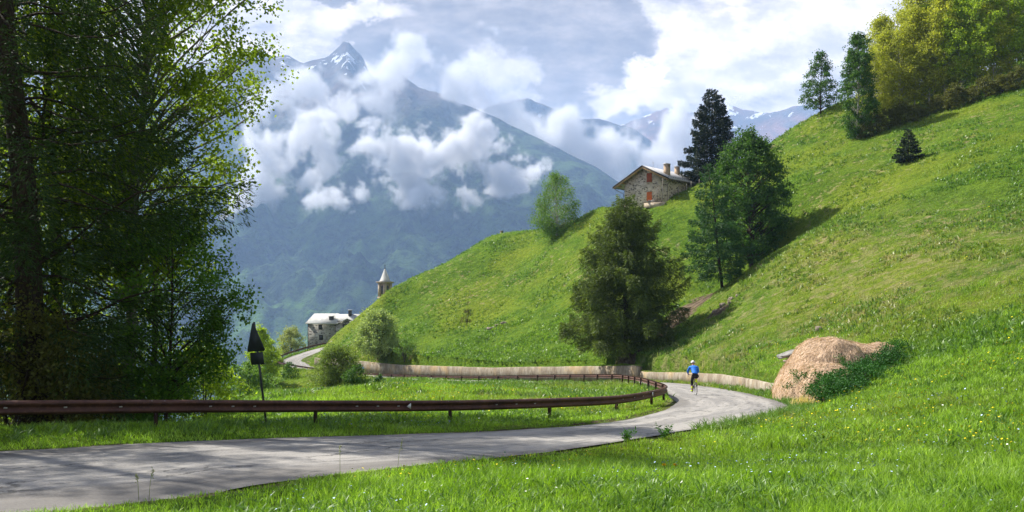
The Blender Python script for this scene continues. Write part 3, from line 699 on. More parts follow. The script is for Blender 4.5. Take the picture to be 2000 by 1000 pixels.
for i, (px, d, h, r, mt, lb) in enumerate([
    (20, 20.5, 3.6, 2.0, L_brush, 'brown green scrub at the foot of the huge larch, leftmost of the thicket'),
    (120, 21.5, 3.2, 1.8, L_brush, 'brownish scrub right of the thick larch trunk'),
    (210, 24, 2.6, 1.6, L_mapled, 'low dark green shrub before the grey trunk'),
    (300, 26, 2.3, 1.5, L_mapled, 'dark shrub under the small leafy tree behind the rail'),
    (400, 34, 3.3, 1.9, L_lime, 'sunlit lime green bush glowing behind the shaded trees'),
    (440, 40, 3.0, 1.9, L_birch, 'pale green bush at the right foot of the shaded trees')]):
    plant('shrub', at(px, d), broadleaf(h, r, 50+i, z0=.08, nclump=45, per=150, leaf=.10 if d < 30 else .13, aspect=.75, tr=.045, shape='dome', sig=.30, trunks=4, sub=2), (M_bark, mt), lb, 'shrub', 'shrubs behind the guardrail', stem='stems')

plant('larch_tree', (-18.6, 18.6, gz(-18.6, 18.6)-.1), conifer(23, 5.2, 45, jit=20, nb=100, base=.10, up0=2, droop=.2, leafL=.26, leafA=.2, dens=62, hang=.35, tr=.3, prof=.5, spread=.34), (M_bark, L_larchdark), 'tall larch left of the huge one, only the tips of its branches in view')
plant('aspen_tree', (-18.0, 26.5, gz(-18, 26.5)-.1), broadleaf(21, 4.2, 46, z0=.2, nclump=120, per=170, leaf=.18, aspect=.8, tr=.2, sig=.25, sub=1), (M_greybark, L_aspen), 'leafy tree behind the huge larch at the very left edge')
# --- trees and bushes along the lower road
plant('alder_tree', at(510, 108), broadleaf(8.4, 2.5, 61, z0=.08, nclump=60, per=170, leaf=.26, aspect=.7, tr=.14, shape='cone', sig=.28, sub=1), (M_bark, L_lime), 'yellow green tree behind the black road sign')
plant('alder_tree', at(484, 96), broadleaf(6.5, 3.0, 62, z0=.08, nclump=50, per=150, leaf=.26, aspect=.7, tr=.12, sig=.28, sub=1), (M_bark, L_birch), 'duller green tree left of the road sign, at the meadow edge')
plant('willow_tree', at(568, 166, .5), broadleaf(6.8, 3.2, 63, z0=.12, nclump=50, per=130, leaf=.30, aspect=.6, tr=.15, sig=.27, sub=1, shape='dome'), (M_bark, L_pale), 'pale grey green tree beside the low stone house')
plant('willow_tree', at(524, 148, .5), broadleaf(6.2, 2.7, 64, z0=.08, nclump=45, per=130, leaf=.28, aspect=.6, tr=.14, sig=.27, sub=1, shape='dome'), (M_bark, L_lime), 'lime green tree left of the outer bend of the road')
plant('shrub', at(658, 74), broadleaf(4.4, 2.3, 65, z0=.04, nclump=110, per=170, leaf=.17, aspect=.45, tr=.06, shape='dome', sig=.27, trunks=5, sub=3), (M_bark, L_bush), 'large grey green bush on the bank below the road', 'shrub', 'bushes on the roadside bank', stem='stems')
plant('shrub', at(694, 71), broadleaf(2.5, 1.25, 66, z0=.04, nclump=50, per=120, leaf=.14, aspect=.6, tr=.04, shape='dome', sig=.28, trunks=4, sub=2), (M_bark, L_maple), 'smaller brighter green bush at the right foot of the large bush', 'shrub', 'bushes on the roadside bank', stem='stems')
plant('shrub', at(565, 112), broadleaf(2.1, 1.5, 67, z0=.04, nclump=24, per=70, leaf=.18, tr=.03, shape='dome', sig=.3, trunks=3, sub=1), (M_bark, L_maple), 'tiny dark shrub on the bank below the outer bend', 'shrub', 'bushes on the roadside bank', stem='stems')
plant('shrub', at(742, 86), broadleaf(1.5, .8, 68, z0=.04, nclump=20, per=70, leaf=.15, tr=.03, shape='dome', sig=.3, trunks=3, sub=1), (M_bark, L_maple), 'tiny shrub against the rail right of the far cyclist', 'shrub', 'bushes on the roadside bank', stem='stems')
plant('willow_tree', P3(738, 700, 131), broadleaf(7.6, 4.0, 69, z0=.16, nclump=120, per=200, leaf=.32, aspect=.45, tr=.13, shape='dome', sig=.26, trunks=4, sub=3), (M_bark, L_willow), 'many stemmed pale willow on the slope above the wall')
plant('willow_tree', P3(790, 704, 125), broadleaf(3.6, 1.7, 70, z0=.3, nclump=22, per=70, leaf=.22, aspect=.45, tr=.10, shape='dome', sig=.3, trunks=2, sub=2), (M_bark, L_birch), 'small thin tree right of the pale willow')
plant('shrub', P3(912, 634, 122), broadleaf(2.3, 1.2, 71, z0=.1, nclump=18, per=35, leaf=.16, tr=.05, shape='dome', sig=.3, trunks=4, sub=3), (M_bark, L_brush), 'bare twiggy brown bush alone on the meadow slope', 'shrub', stem='stems')

# --- trees on the hill
def hill_at(px, d, sink=.15): return at(px, d, sink)
plant('birch_tree', hill_at(1087, 154), broadleaf(12.4, 5.2, 81, z0=.08, nclump=150, per=130, leaf=.26, aspect=.6, tr=.20, shape='oval', sig=.22, sub=2, rough=.4, droopy=.12), (M_birch, L_birch), 'lone pale birch standing on the grassy ridge left of the upper house')
plant('larch_tree', hill_at(1222, 85), conifer(17.4, 8.2, 83, jit=18, nb=150, base=.06, up0=10, droop=.16, tipup=.05, leafL=.40, leafA=.20, dens=88, hang=.45, tr=.26, prof=.66, spread=.30), (M_bark, L_larch), 'wide dark larch growing behind the retaining wall')
plant('spruce_tree', hill_at(1411, 92), conifer(15.0, 4.9, 85, nb=80, base=.10, up0=4, droop=.16, tipup=.04, leafL=.38, leafA=.25, dens=56, hang=.22, tr=.17, prof=.75, lean=(-1.7, 0), spread=.30, gap=.06), (M_bark, L_conif), 'green conifer with leaning bare lower trunk in front of the leafy tree')
plant('maple_tree', hill_at(1468, 105), broadleaf(19.0, 5.0, 87, z0=.14, nclump=210, per=170, leaf=.27, aspect=.75, tr=.30, shape='oval', sig=.19, offset=(-.6, 0), sub=1, rough=.22, inner=.4, zpow=.9), (M_bark, L_maple), 'broad leafy green tree, tallest of the clump below the upper house')
plant('maple_tree', hill_at(1478, 107), broadleaf(9.5, 2.4, 88, z0=.25, nclump=50, per=120, leaf=.27, aspect=.75, tr=.18, shape='oval', sig=.25, offset=(1.0, 0), sub=1), (M_bark, L_maple), 'second leafy tree sharing the foot of the broad leafy tree')
plant('spruce_tree', hill_at(1390, 144), conifer(17.5, 6.0, 89, nb=120, base=.02, up0=0, droop=.10, tipup=.06, leafL=.46, leafA=.34, dens=54, hang=.28, tr=.25, prof=.62, spread=.34), (M_bark, L_spruce), 'almost black spruce beside the upper stone house')
plant('birch_tree', hill_at(1603, 141), broadleaf(11.4, 3.5, 91, z0=.14, nclump=85, per=120, leaf=.26, aspect=.6, tr=.16, shape='cone', sig=.22, sub=2, rough=.3), (M_bark, L_maple), 'small cone shaped tree alone against the sky on the hill crest')
plant('birch_tree', hill_at(1675, 122), broadleaf(16.6, 3.0, 92, z0=.04, nclump=170, per=150, leaf=.26, aspect=.6, tr=.18, shape='col', sig=.26, sub=1, rough=.3), (M_birch, L_maple), 'tall narrow dark green birch at the left end of the wood')
plant('spruce_tree', hill_at(1774, 101), conifer(4.4, 1.75, 93, nb=70, base=.02, up0=4, droop=.05, leafL=.24, leafA=.3, dens=120, hang=.12, tr=.09, prof=.8, spread=.33), (M_bark, L_spruce), 'small dark young spruce alone on the meadow below the wood')
protos = {}
def proto(key):
    if key not in protos:
        prm = {'g1': ((15.5, 3.1, 101), dict(z0=.16, nclump=120, per=120, leaf=.26, shape='col', sig=.28, tr=.12, rough=.4, sub=1), (M_birch, L_gold)),
               'g2': ((14, 3.3, 102), dict(z0=.10, nclump=110, per=115, leaf=.26, shape='oval', sig=.28, tr=.10, rough=.4, sub=1), (M_birch, L_gold)),
               'l1': ((17, 3.6, 103), dict(z0=.22, nclump=130, per=120, leaf=.27, shape='oval', sig=.27, tr=.13, rough=.4, sub=1), (M_birch, L_lime)),
               'l2': ((16, 3.3, 104), dict(z0=.15, nclump=120, per=120, leaf=.27, shape='col', sig=.28, tr=.12, rough=.4, sub=1), (M_birch, L_lime))}[key]
        protos[key] = [prm, None]
    return protos[key]
rngf = np.random.RandomState(5)
ordn = ['first', 'second', 'third', 'fourth', 'fifth', 'sixth', 'seventh', 'eighth', 'ninth', 'tenth', 'eleventh', 'twelfth', 'thirteenth']
def forest_tree(key, px, d, sc, label):
    pr = proto(key); loc = at(px, d, .2)
    if pr[1] is None:
        (a_, kw, mt) = pr[0]; o = plant('birch_tree', loc, broadleaf(*a_, **kw), mt, label, 'tree', 'trees of the hillside wood'); pr[1] = o
    else:
        o = copy_tree(pr[1]); o.location = loc; o['label'] = label
    o.rotation_euler = (0, 0, rngf.rand()*6.28); o.scale = (sc, sc, sc*rngf.uniform(.94, 1.06))
    return o
row1 = [(1706,125,'g2',.85),(1730,127,'g1',.88),(1757,126,'g2',1.0),(1786,126,'g1',1.05),(1815,125,'g2',1.1),(1845,124,'g1',1.12),(1876,123,'l2',1.1),(1908,122,'l1',1.05),(1940,121,'g2',1.05),(1972,120,'l1',1.1),(2006,119,'l2',1.1)]
row2 = [(1720,134,'g1',1.0),(1752,136,'g2',1.1),(1790,137,'g1',1.15),(1828,136,'l2',1.15),(1866,134,'l1',1.1),(1900,134,'l2',1.2),(1935,132,'l1',1.15),(1975,131,'l2',1.2),(2015,130,'l1',1.1)]
desc = {'g': 'golden', 'l': 'lime green'}
for i, (px, d, k, s_) in enumerate(row1): forest_tree(k, px, d, s_, f'{desc[k[0]]} birch in the front row of the wood, {ordn[i]} from the left')
for i, (px, d, k, s_) in enumerate(row2): forest_tree(k, px, d, s_, f'{desc[k[0]]} birch in the back row of the wood, {ordn[i]} from the left')
sp0 = plant('spruce_tree', at(1792, 143), conifer(20, 4.2, 111, nb=90, base=.05, up0=0, droop=.12, leafL=.42, leafA=.32, dens=40, hang=.25, tr=.2, prof=.7, spread=.33), (M_bark, L_spruce), 'dark spruce rising behind the golden birches, left of two', 'tree', 'dark spruces in the wood')
c = copy_tree(sp0); c.location = at(1868, 140); c.rotation_euler = (0, 0, 2.); c['label'] = 'dark spruce rising behind the lime green birches, right of two'
for i, (px, d) in enumerate([(1690,121),(1712,121.5),(1742,122),(1770,121),(1800,121),(1832,120),(1862,119),(1893,118),(1925,117),(1958,116),(1990,115)]):
    if i == 0: ub = plant('shrub', at(px, d), broadleaf(3.4, 2.1, 121, z0=.05, nclump=40, per=110, leaf=.22, shape='dome', sig=.3, tr=.05, trunks=4, sub=2), (M_bark, L_brush), 'brown green undergrowth bush at the wood edge, first from the left', 'shrub', 'undergrowth along the wood edge', stem='stems'); o = ub
    else:
        o = copy_tree(ub); o.location = at(px, d); o['label'] = f'brown green undergrowth bush at the wood edge, {ordn[i]} from the left'
    o.rotation_euler = (0, 0, i*1.3); s_ = .45+.55*rngf.rand(); o.scale = (s_, s_, s_)

# --- dark creeping juniper beside the straw heap
rng = np.random.RandomState(77); jb, js = MB(), MB(); C = []
ju = [P3(1745,688,39), P3(1722,700,37.5), P3(1700,705,36.5), P3(1680,722,35.5), P3(1660,738,34.5), P3(1640,755,33.0), P3(1620,768,31.8), P3(1604,780,30.8), P3(1715,725,35), P3(1695,745,33.5), P3(1668,765,32), P3(1640,780,31), P3(1600,752,34.5), P3(1578,748,35), P3(1735,715,36.5), P3(1640,725,36)]
jx = np.array([[p[0], p[1]] for p in ju]); jg = ground(jx[:, 0], jx[:, 1])
jc = np.array([jx[0][0], jx[0][1], jg[0]])*0+np.array([jx[:, 0].mean(), jx[:, 1].mean(), jg.mean()])
for (x, y), g in zip(jx, jg):
    for _ in range(26):
        o3 = rng.normal(size=3)*[.42, .55, .20]; c3 = np.array([x, y, g+.35])+o3
        C.append(c3+rng.normal(size=(75, 3))*[.13, .13, .09])
        if _ % 4 == 0: js.tube(np.stack([[x, y, g-.05], [(x+c3[0])/2, (y+c3[1])/2, g+.3], c3]), [.02, .014, .006], 4, False)
od = np.argsort(jx[:, 1]); C = np.concatenate(C)-jc; D = rng.normal(size=C.shape)+[0, 0, .8]
js.tube(np.column_stack([jx[od], jg[od]-.02]), .035, 5)
js.V = [v-jc for v in js.V]
leaf_quads(C, .085*rng.uniform(.7, 1.3, len(C)), D, .5, rng, jb)
plant('juniper_shrub', tuple(jc), (js, jb), (M_bark, L_juniper), 'dense dark green creeping bush against the right side of the straw heap', 'shrub', stem='stems')
# ------------------------------------------------------------------ guardrail
M_rust, b, p = matnew('weathered_steel', .62, .35)
n = b.noise(b.coord(), 1.6, 6, .65); n2 = b.noise(b.coord(), 14, 5, .7)
c = b.mix(b.ss(n, .35, .65), (.060, .026, .020), (.115, .050, .034)); c = b.mix(b.m('MULTIPLY', b.ss(n2, .5, .7), .6), c, (.17, .082, .05))
b.L.new(c, p.inputs['Base Color']); p.inputs['Metallic'].default_value = .25; bump(b, p, n2, .3, .004)
M_post = simple('post_steel', (.040, .020, .017), (.07, .034, .026), 3, .7)
M_bolt = simple('galvanised_bolt', (.62, .60, .55), (.4, .38, .35), 9, .45, metal=.3, bmp=0)
M_refl = simple('reflector_white', (.75, .74, .70), (.6, .6, .56), 5, .4, bmp=0)
rail_ctl = [(-28,2.2,1.2),(-20.5,8.1,1.05),(-16,11.75,.97),(-11.5,15.4,.90),(-8.3,18,.81),(-5.1,20.6,.68),(-1.85,22.5,.60),(1.15,25,.555),(3.8,28,.53),(5.75,31.5,.61),(6.95,35.0,.66),(7.7,38.8,.69),(8.3,45,.745),(8.7,52,.86),(9.0,58,.87),(9.1,65,.90),(8.0,71,.87),(6.3,78,.78),(3.6,85,.66),(-.3,91,.50),(-4.85,97,.38),(-11.6,106.5,.36),(-18.5,116,.42),(-26.5,126,.70),(-33.8,134.8,1.2),(-41.2,141,2.05),(-45.2,147,2.75),(-45.8,152,3.75),(-44.7,156.5,4.7),(-43,160,5.6),(-41,164,6.4),(-37,169,7.4)]
rail_ctl = [(a, b_, c_-KS*b_) for a, b_, c_ in rail_ctl]
rc = catmull(np.array(rail_ctl), 24)
ra = np.concatenate([[0], np.cumsum(np.linalg.norm(np.diff(rc[:, :2], axis=0), axis=1))])
def rail_at(s):
    s = np.asarray(s, float); P = np.stack([np.interp(s, ra, rc[:, k]) for k in range(3)], -1)
    e = .6; Q = np.stack([np.interp(s+e, ra, rc[:, k])-np.interp(s-e, ra, rc[:, k]) for k in range(3)], -1)
    T = unit(Q*[1, 1, 0]); N_ = np.stack([T[..., 1], -T[..., 0], 0*T[..., 0]], -1)      # towards the road
    return P, T, N_
guard = empty('guardrail', (0, 0, 0)); tag(guard, 'rusty brown steel crash barrier sweeping round the hairpin bend on short posts', 'guardrail')
prof = [(0,.155),(.018,.155),(.078,.112),(.082,.085),(.074,.062),(.022,.026),(.016,0),(.022,-.026),(.074,-.062),(.082,-.085),(.078,-.112),(.018,-.155),(0,-.155),(.002,-.146),(.066,-.108),(.066,-.068),(.010,-.024),(.006,0),(.010,.024),(.066,.068),(.066,.108),(.002,.146)]
s0 = ra[np.argmin(np.hypot(rc[:, 0]+8.3, rc[:, 1]-18))]
S_end = ra[-1]-.5
bs = np.concatenate([np.arange(.5, 75, .33), np.arange(75, S_end, .6)]); P, T, N_ = rail_at(bs)
pr_ = np.array(prof); k = len(pr_)
V = P[:, None, :]+N_[:, None, :]*(pr_[:, 0])[None, :, None]; V[:, :, 2] += (pr_[:, 1]-.155)[None]
i = np.arange(len(bs)-1)[:, None]*k; j = np.arange(k)[None]; jn = (j+1) % k
mb = MB(); mb.add(V.reshape(-1, 3), np.stack([i+j, i+k+j, i+k+jn, i+jn], -1).reshape(-1, 4)); mb.F.append(np.array([list(range(k))])); mb.F.append(np.array([list(range((len(bs)-1)*k, len(bs)*k))[::-1]]))
mb.build('rail_beam', M_rust, guard)
ps = list(np.arange(s0-12, S_end, 4.0))
pm = None
for s in ps:
    P, T, N_ = rail_at(s); zg = gz(P[0]-N_[0]*.07, P[1]-N_[1]*.07)
    q = MB(); rz_ = math.atan2(T[1], T[0]); hgt = P[2]-.015-(zg-.15)
    cx, cy = P[0]-N_[0]*.065, P[1]-N_[1]*.065; cz = zg-.15+hgt/2
    q.box((0, 0, 0), (.012, .10, hgt)); q.box((.030, -.046, 0), (.06, .012, hgt-.002)); q.box((.030, .046, 0), (.06, .012, hgt-.004)); q.box((0, .058, hgt/2-.16), (.10, .03, .2))
    po = q.build('post', M_post, guard); po.location = (cx, cy, cz); po.rotation_euler = (0, 0, rz_+math.pi)
    if s < s0+70:
        for sg in (-1, 1):
            for zz in (-.03, -.28):
                q = MB(); q.tube([(0, 0, 0), (.0, -.012, 0)], .015, 8)
                bo = q.build('bolt', M_bolt, guard); Pb, Tb, Nb = rail_at(s+sg*.14); bo.location = (Pb[0]+Nb[0]*.04, Pb[1]+Nb[1]*.04, Pb[2]+zz); bo.rotation_euler = (0, 0, rz_)
        q = MB(); F_ = MB()          # splice seam: overlapping end of the next length of beam
        Pb, Tb, Nb = rail_at(np.array([s+.16, s+.48])); pr2 = pr_[:13]+np.array([.004, 0])
        V = np.concatenate([Pb[i_][None]+Nb[i_][None]*pr2[:, :1]+np.array([[0, 0, 1.]])*(pr2[:, 1:]-.155) for i_ in (0, 1)])
        q.add(V, [(a_, a_+1, a_+14, a_+13) for a_ in range(12)]); q.build('splice_plate', M_rust, guard)
for s in [s0-3.0, s0-1.9, s0-.8, s0+1.2, s0+1.75, s0+2.3, s0+5.1, s0+5.7, s0+6.3, s0+9.6, s0+10.4, s0+11.2, s0+16.3, s0+17.4, s0+18.4]:
    P, T, N_ = rail_at(s); q = MB(); q.box((0, 0, 0), (.065, .012, .028)); o = q.build('bolt', M_bolt, guard); o.location = (P[0]+N_[0]*.035, P[1]+N_[1]*.035, P[2]-.155); o.rotation_euler = (0, 0, math.atan2(T[1], T[0]))
for s in (s0+6.6, s0+19.5):
    P, T, N_ = rail_at(s+.0); q = MB(); q.prism([(-.075, 0), (.045, -.085), (.045, .085)], -.012, .012); o = q.build('reflector', M_refl, guard); o.location = (P[0]+N_[0]*.10, P[1]+N_[1]*.10, P[2]-.15); o.rotation_euler = (0, 0, math.atan2(T[1], T[0]))

# ------------------------------------------------------------------ retaining wall
M_wall, b, p = matnew('streaked_concrete', .93, .1)
pos = b.pos(); n1 = b.noise(b.map(pos, (1, 1, .5)), 1.1, 8, .78); n2 = b.noise(b.map(pos, (1, 1, .16)), 5.5, 5, .7); n3 = b.noise(pos, .35, 4, .6)
c = b.mix(b.ss(n1, .36, .60), (.36, .32, .25), (.20, .16, .115)); c = b.mix(b.m('MULTIPLY', b.ss(n2, .53, .66), .75), c, (.10, .075, .05))
c = b.mix(b.m('MULTIPLY', b.ss(n3, .5, .7), .45), c, (.46, .31, .13)); c = b.mix(b.m('MULTIPLY', b.ss(n2, .40, .30), .35), c, (.52, .48, .39))
b.L.new(c, p.inputs['Base Color']); bump(b, p, n2, .7, .08)
par_idx = np.arange(len(RC))/NS
def wall_line(pa): 
    i = pa*NS; f = np.interp(i, np.arange(len(RO)), RO[:, 0]), np.interp(i, np.arange(len(RO)), RO[:, 1])
    nx = np.interp(i, np.arange(len(RO)), RN[:, 0]); ny = np.interp(i, np.arange(len(RO)), RN[:, 1]); z = np.interp(i, np.arange(len(RO)), RZ)-KS*f[1]
    return np.array([f[0]+nx*WALL_OFF, f[1]+ny*WALL_OFF]), np.array([nx, ny])/math.hypot(nx, ny), z
tops = [P3(*q) for q in [(600,700,147),(620,701,143),(720,713,126),(900,718.5,105),(1000,717,99.5),(1100,716,91),(1220,714,79)]]
topsR = [P3(*q) for q in [(1228,727,77),(1290,728,66),(1340,731,56),(1420,738,49),(1500,749,41.5)]]
def topz(T_, y): q = sorted((t[1], t[2]) for t in T_); return float(np.interp(y, [a[0] for a in q], [a[1] for a in q]))
def wall(name, p0, p1, T_, label, zero_at=None):
    q = MB(); pas = np.arange(p0, p1, .06); rows = []
    for pa in pas:
        c2, n2_, z = wall_line(pa); jt = .03*fbm([pa*40], [2.2], o=3)[0]; zt = topz(T_, c2[1])+.05*fbm([pa*8], [5.], o=3)[0]
        zb = z-.25; bt = .08*(zt-zb)
        rows.append([(*(c2-n2_*(bt*.6)), zb), (*(c2+n2_*jt), zt-.05), (*(c2+n2_*.06), zt), (*(c2+n2_*.50), zt+.0), (*(c2+n2_*.62), zb)])
    V = np.array(rows).reshape(-1, 3); k = 5; m_ = len(pas)
    i = np.arange(m_-1)[:, None]*k; j = np.arange(k)[None]; jn = (j+1) % k
    q.add(V, np.stack([i+j, i+jn, i+k+jn, i+k+j], -1).reshape(-1, 4)); q.F.append(np.array([list(range(k))[::-1]])); q.F.append(np.array([list(range((m_-1)*k, m_*k))]))
    o = q.build(name, M_wall); tag(o, label, 'wall'); return o
wl_par = 14.93
wall('retaining_wall', wl_par, 20.4, tops, 'long taller streaked concrete wall behind the far stretch of road')
wall('retaining_wall', 12.2, wl_par-.02, topsR, 'lower stained concrete wall right of the step, running to the straw heap')

# ------------------------------------------------------------------ straw heap
M_straw = simple('straw_heap', (.52, .385, .275), (.42, .30, .21), 2.2, .95, .05, bmp=1.0, bd=.08)
L_strawf = leaf_mat('straw_fibres', [(.42, .30, .205), (.52, .385, .275), (.62, .475, .35)], .12, .8)
def heap_h(x, y):
    def g(cx, cy, rx, ry, h, rot=0, p=2.0):
        c_, s_ = math.cos(rot), math.sin(rot); dx = ((x-cx)*c_+(y-cy)*s_)/rx; dy = (-(x-cx)*s_+(y-cy)*c_)/ry
        return h*np.clip(1-(dx*dx+dy*dy)**(p/2), 0, 1)**.55
    h = np.maximum.reduce([g(15.1, 37.8, 2.2, 2.5, 2.25), g(16.8, 38.8, 2.7, 1.8, 1.45), g(14.0, 35.8, 1.45, 2.5, 1.5, .2), g(12.95, 32.9, .50, 2.0, .55, -.12), g(14.6, 35.8, 1.5, 1.3, 1.1)])
    return h
hx = np.linspace(11, 19.5, 150); hy = np.linspace(29.5, 41.5, 190); HX, HY = np.meshgrid(hx, hy, indexing='ij')
hh = heap_h(HX, HY); hg = ground(HX.ravel(), HY.ravel(), detail=False).reshape(HX.shape)
lump = .42*fbm(HX*.9, HY*.9, o=3, seed=71)+.22*fbm(HX*1.9, HY*1.9, o=3, seed=72)+.03*fbm(HX*9, HY*9, o=3, seed=73)
HZ = hg-.22+hh*1.0+lump*np.clip(hh, 0, 1)
# the hollow with a sagging lip facing the viewer
hol = np.exp(-(((HX-15.0)/.95)**2+((HY-35.4)/.7)**2)**1.5); HZ -= .55*hol
keep = (hh > .01)
q = MB(); V = np.stack([HX, HY, HZ], -1).reshape(-1, 3); nyy = len(hy)
fi = (np.arange(len(hx)-1)[:, None]*nyy+np.arange(nyy-1)[None]).ravel(); kk = keep.ravel(); ok = kk[fi] | kk[fi+1] | kk[fi+nyy] | kk[fi+nyy+1]; fi = fi[ok]
used = np.unique(np.concatenate([fi, fi+1, fi+nyy, fi+nyy+1])); remap = -np.ones(len(V), int); remap[used] = np.arange(len(used))
hc = np.array([14.8, 36.8, 0])
q.add(V[used]-hc, remap[np.stack([fi, fi+nyy, fi+nyy+1, fi+1], 1)])
heap = q.build('straw_heap', M_straw, smooth=True); heap.location = tuple(hc); tag(heap, 'big mound of pinkish dry straw tipped over the end of the wall', 'straw heap')
rng = np.random.RandomState(9); sb = MB()
n = 26000; ii = rng.choice(np.flatnonzero(keep.ravel() & (hh.ravel() > .03)), n); ix, iy = np.unravel_index(ii, HX.shape)
gxx, gyy = np.gradient(HZ, hx, hy); G = np.stack([gxx[ix, iy], gyy[ix, iy]], -1); dn = -G/(np.linalg.norm(G, axis=1)[:, None]+.15)
az = rng.normal(size=(n, 2))*.55+dn*.9; az = unit(az); slope = (G*az).sum(1)
D = np.column_stack([az, slope+rng.normal(size=n)*.12])
C = np.stack([hx[ix], hy[iy], HZ[ix, iy]+.015], -1)+rng.normal(size=(n, 3))*[.03, .03, .008]-hc
leaf_quads(C, rng.uniform(.10, .38, n), D, .06, rng, sb)
so = sb.build('straw', L_strawf, heap)
# frayed pale stalks where the straw spills past the wall
for name, cx, cy, nn, cols, cat in [('tuft', P3(1572, 800, 30.2)[0], 30.4, 200, [(.45,.34,.14), (.62,.50,.22), (.74,.62,.30)], 0)]:
    q = MB(); r_ = rng.rand(nn)**.5*.42; a_ = rng.rand(nn)*6.28; X_ = cx+r_*np.cos(a_)*1.0; Y_ = cy+r_*np.sin(a_)
    Cn = np.stack([X_, Y_, ground(X_, Y_)], -1)-hc; leaf_quads(Cn, rng.uniform(.2, .55, nn), rng.normal(size=(nn, 3))*.35+[.1, -.1, 1], .05, rng, q)
    q.build('loose_stalks', leaf_mat('pale_stalks', cols, .3), heap)

# ------------------------------------------------------------------ stones
M_rock = simple('grey_rock', (.30, .29, .27), (.17, .165, .155), 2.5, .95, .1, bmp=1, bd=.06)
M_rockl = simple('pale_rock', (.30, .25, .20), (.17, .14, .11), 2.5, .95, .1, bmp=1, bd=.06)
def rock(name, loc, size, seed, label, mat=None, rz=0, cat='rock', group=None, tilt=0):
    n_ = 22; u = np.linspace(0, math.pi, 12); v = np.linspace(0, 2*math.pi, n_, endpoint=False); U, W_ = np.meshgrid(u, v, indexing='ij')
    D_ = np.stack([np.sin(U)*np.cos(W_), np.sin(U)*np.sin(W_), np.cos(U)], -1); r_ = 1+1.3*fbm(D_[..., 0]*1.6+seed, D_[..., 1]*1.6, D_[..., 2]*1.6, o=4, seed=seed)
    D_ = np.sign(D_)*np.abs(D_)**.75; V = (D_*r_[..., None]*np.array(size)/2).reshape(-1, 3)
    i0 = (np.arange(11)[:, None]*n_); j = np.arange(n_)[None]; jn = (j+1) % n_
    q = MB(); q.add(V, np.stack([i0+j, i0+n_+j, i0+n_+jn, i0+jn], -1).reshape(-1, 4)); o = q.build(name, mat or M_rock)
    o.location = loc; o.rotation_euler = (0, tilt, rz); tag(o, label, cat, group); return o
def gp(px, py, d): x, y, z = P3(px, py, d); return (x, y, gz(x, y))
x, y = 14.2, 38.9; z = float(HZ[np.abs(hx-x).argmin(), np.abs(hy-y).argmin()])+.02; rock('stone_slab', (x, y, z), (1.35, .8, .20), 3, 'flat grey stone slab lying on top of the straw heap\'s left shoulder', rz=.15, tilt=-.28)
x, y, z = gp(1412, 628, 83); 
for k_, (dx, dy, s_) in enumerate([(-.9,-.2,.9),(0,.1,1.1),(.9,.1,.8),(1.5,-.4,.6),(-.4,-.8,.5),(.5,-.7,.6)]):
    rock('stone', (x+dx, y+dy, gz(x+dx, y+dy)+.0), (s_*.7, s_*.6, s_*.6), 20+k_, ['brown stone at the left end of the rubble patch below the leafy tree', 'largest stone in the middle of the rubble patch below the leafy tree', 'pale stone right of the largest one in the rubble patch', 'small stone at the right tip of the rubble patch', 'small stone lowest at the left of the rubble patch', 'small stone lowest at the right of the rubble patch'][k_], M_rockl, rz=k_, group='rubble on the slope')
x, y, z = gp(1600, 632, 55); rock('stone', (x, y, z+.08), (.6, .45, .5), 31, 'small whitish stone in the grass above the straw heap', M_rockl)
x, y, z = gp(1545, 662, 47); rock('stone', (x, y, z+.02), (.8, .5, .35), 32, 'brownish stone half sunk in grass just above the flat slab', M_rockl)
x, y, z = gp(1160, 419, 159)
for k_, dx in enumerate((-1.0, 0, 1.0, 1.9)):
    rock('stone', (x+dx, y, gz(x+dx, y)+.15+.1*(k_ == 1)), (1.2, .8, .5), 40+k_, ['leftmost stone of the low pile on the ridge skyline', 'second stone from the left in the pile on the ridge skyline', 'third stone from the left in the pile on the ridge skyline', 'rightmost stone of the low pile on the ridge skyline'][k_], M_rockl, rz=k_*.7, group='stones piled on the ridge')
x, y, z = gp(970, 629, 126)
for k_, dx in enumerate((-1.1, .1, 1.2)): rock('stone', (x+dx, y, gz(x+dx, y)+.03), (1.0, .8, .5), 50+k_, ['left stone of three on the slope path above the wall', 'middle stone of three on the slope path above the wall', 'right stone of three on the slope path above the wall'][k_], M_rockl, rz=k_*1.7, group='stones on the slope path')

# ------------------------------------------------------------------ road sign seen from the back
M_signb = simple('sign_back', (.035, .045, .042), (.025, .032, .03), 4, .55, .3, bmp=0)
M_pole = simple('sign_pole', (.045, .05, .05), (.03, .034, .034), 4, .5, .3, bmp=0)
M_clamp = simple('clamp', (.20, .21, .20), None, 6, .5)
sx0, sy0, sz0 = on_ground(520, 20.9)
sgn = empty('road_sign', (sx0, sy0, sz0), 0); sgn.rotation_euler = (R(-1), R(-7.2), 0)
tag(sgn, 'leaning black backed triangular road sign with a small rectangular plate below', 'road sign')
q = MB(); q.tube([(0, 0, -.4), (0, 0, 2.78)], .030, 12); q.build('pole', M_pole, sgn)
ax = R(-41.6)   # the plates face along the road, so they are seen at an angle
def plate(name, poly, yo, mat):
    q = MB(); q.prism(poly, yo, yo+.012); q.prism([(a*.97, c_*.97+(.03*0)) for a, c_ in poly], yo-.003, yo-.001); o = q.build(name, mat, sgn); o.rotation_euler = (0, 0, ax+math.pi); return o
tri = [(-.42, 0), (-.45, .05), (-.035, .77), (.035, .77), (.45, .05), (.42, 0)]
o = plate('triangle_plate', tri, .034, M_signb); o.location = (0, 0, 1.98)
o = plate('lower_plate', [(-.33, 0), (.33, 0), (.33, .33), (-.33, .33)], .034, M_signb); o.location = (0, 0, 1.62)
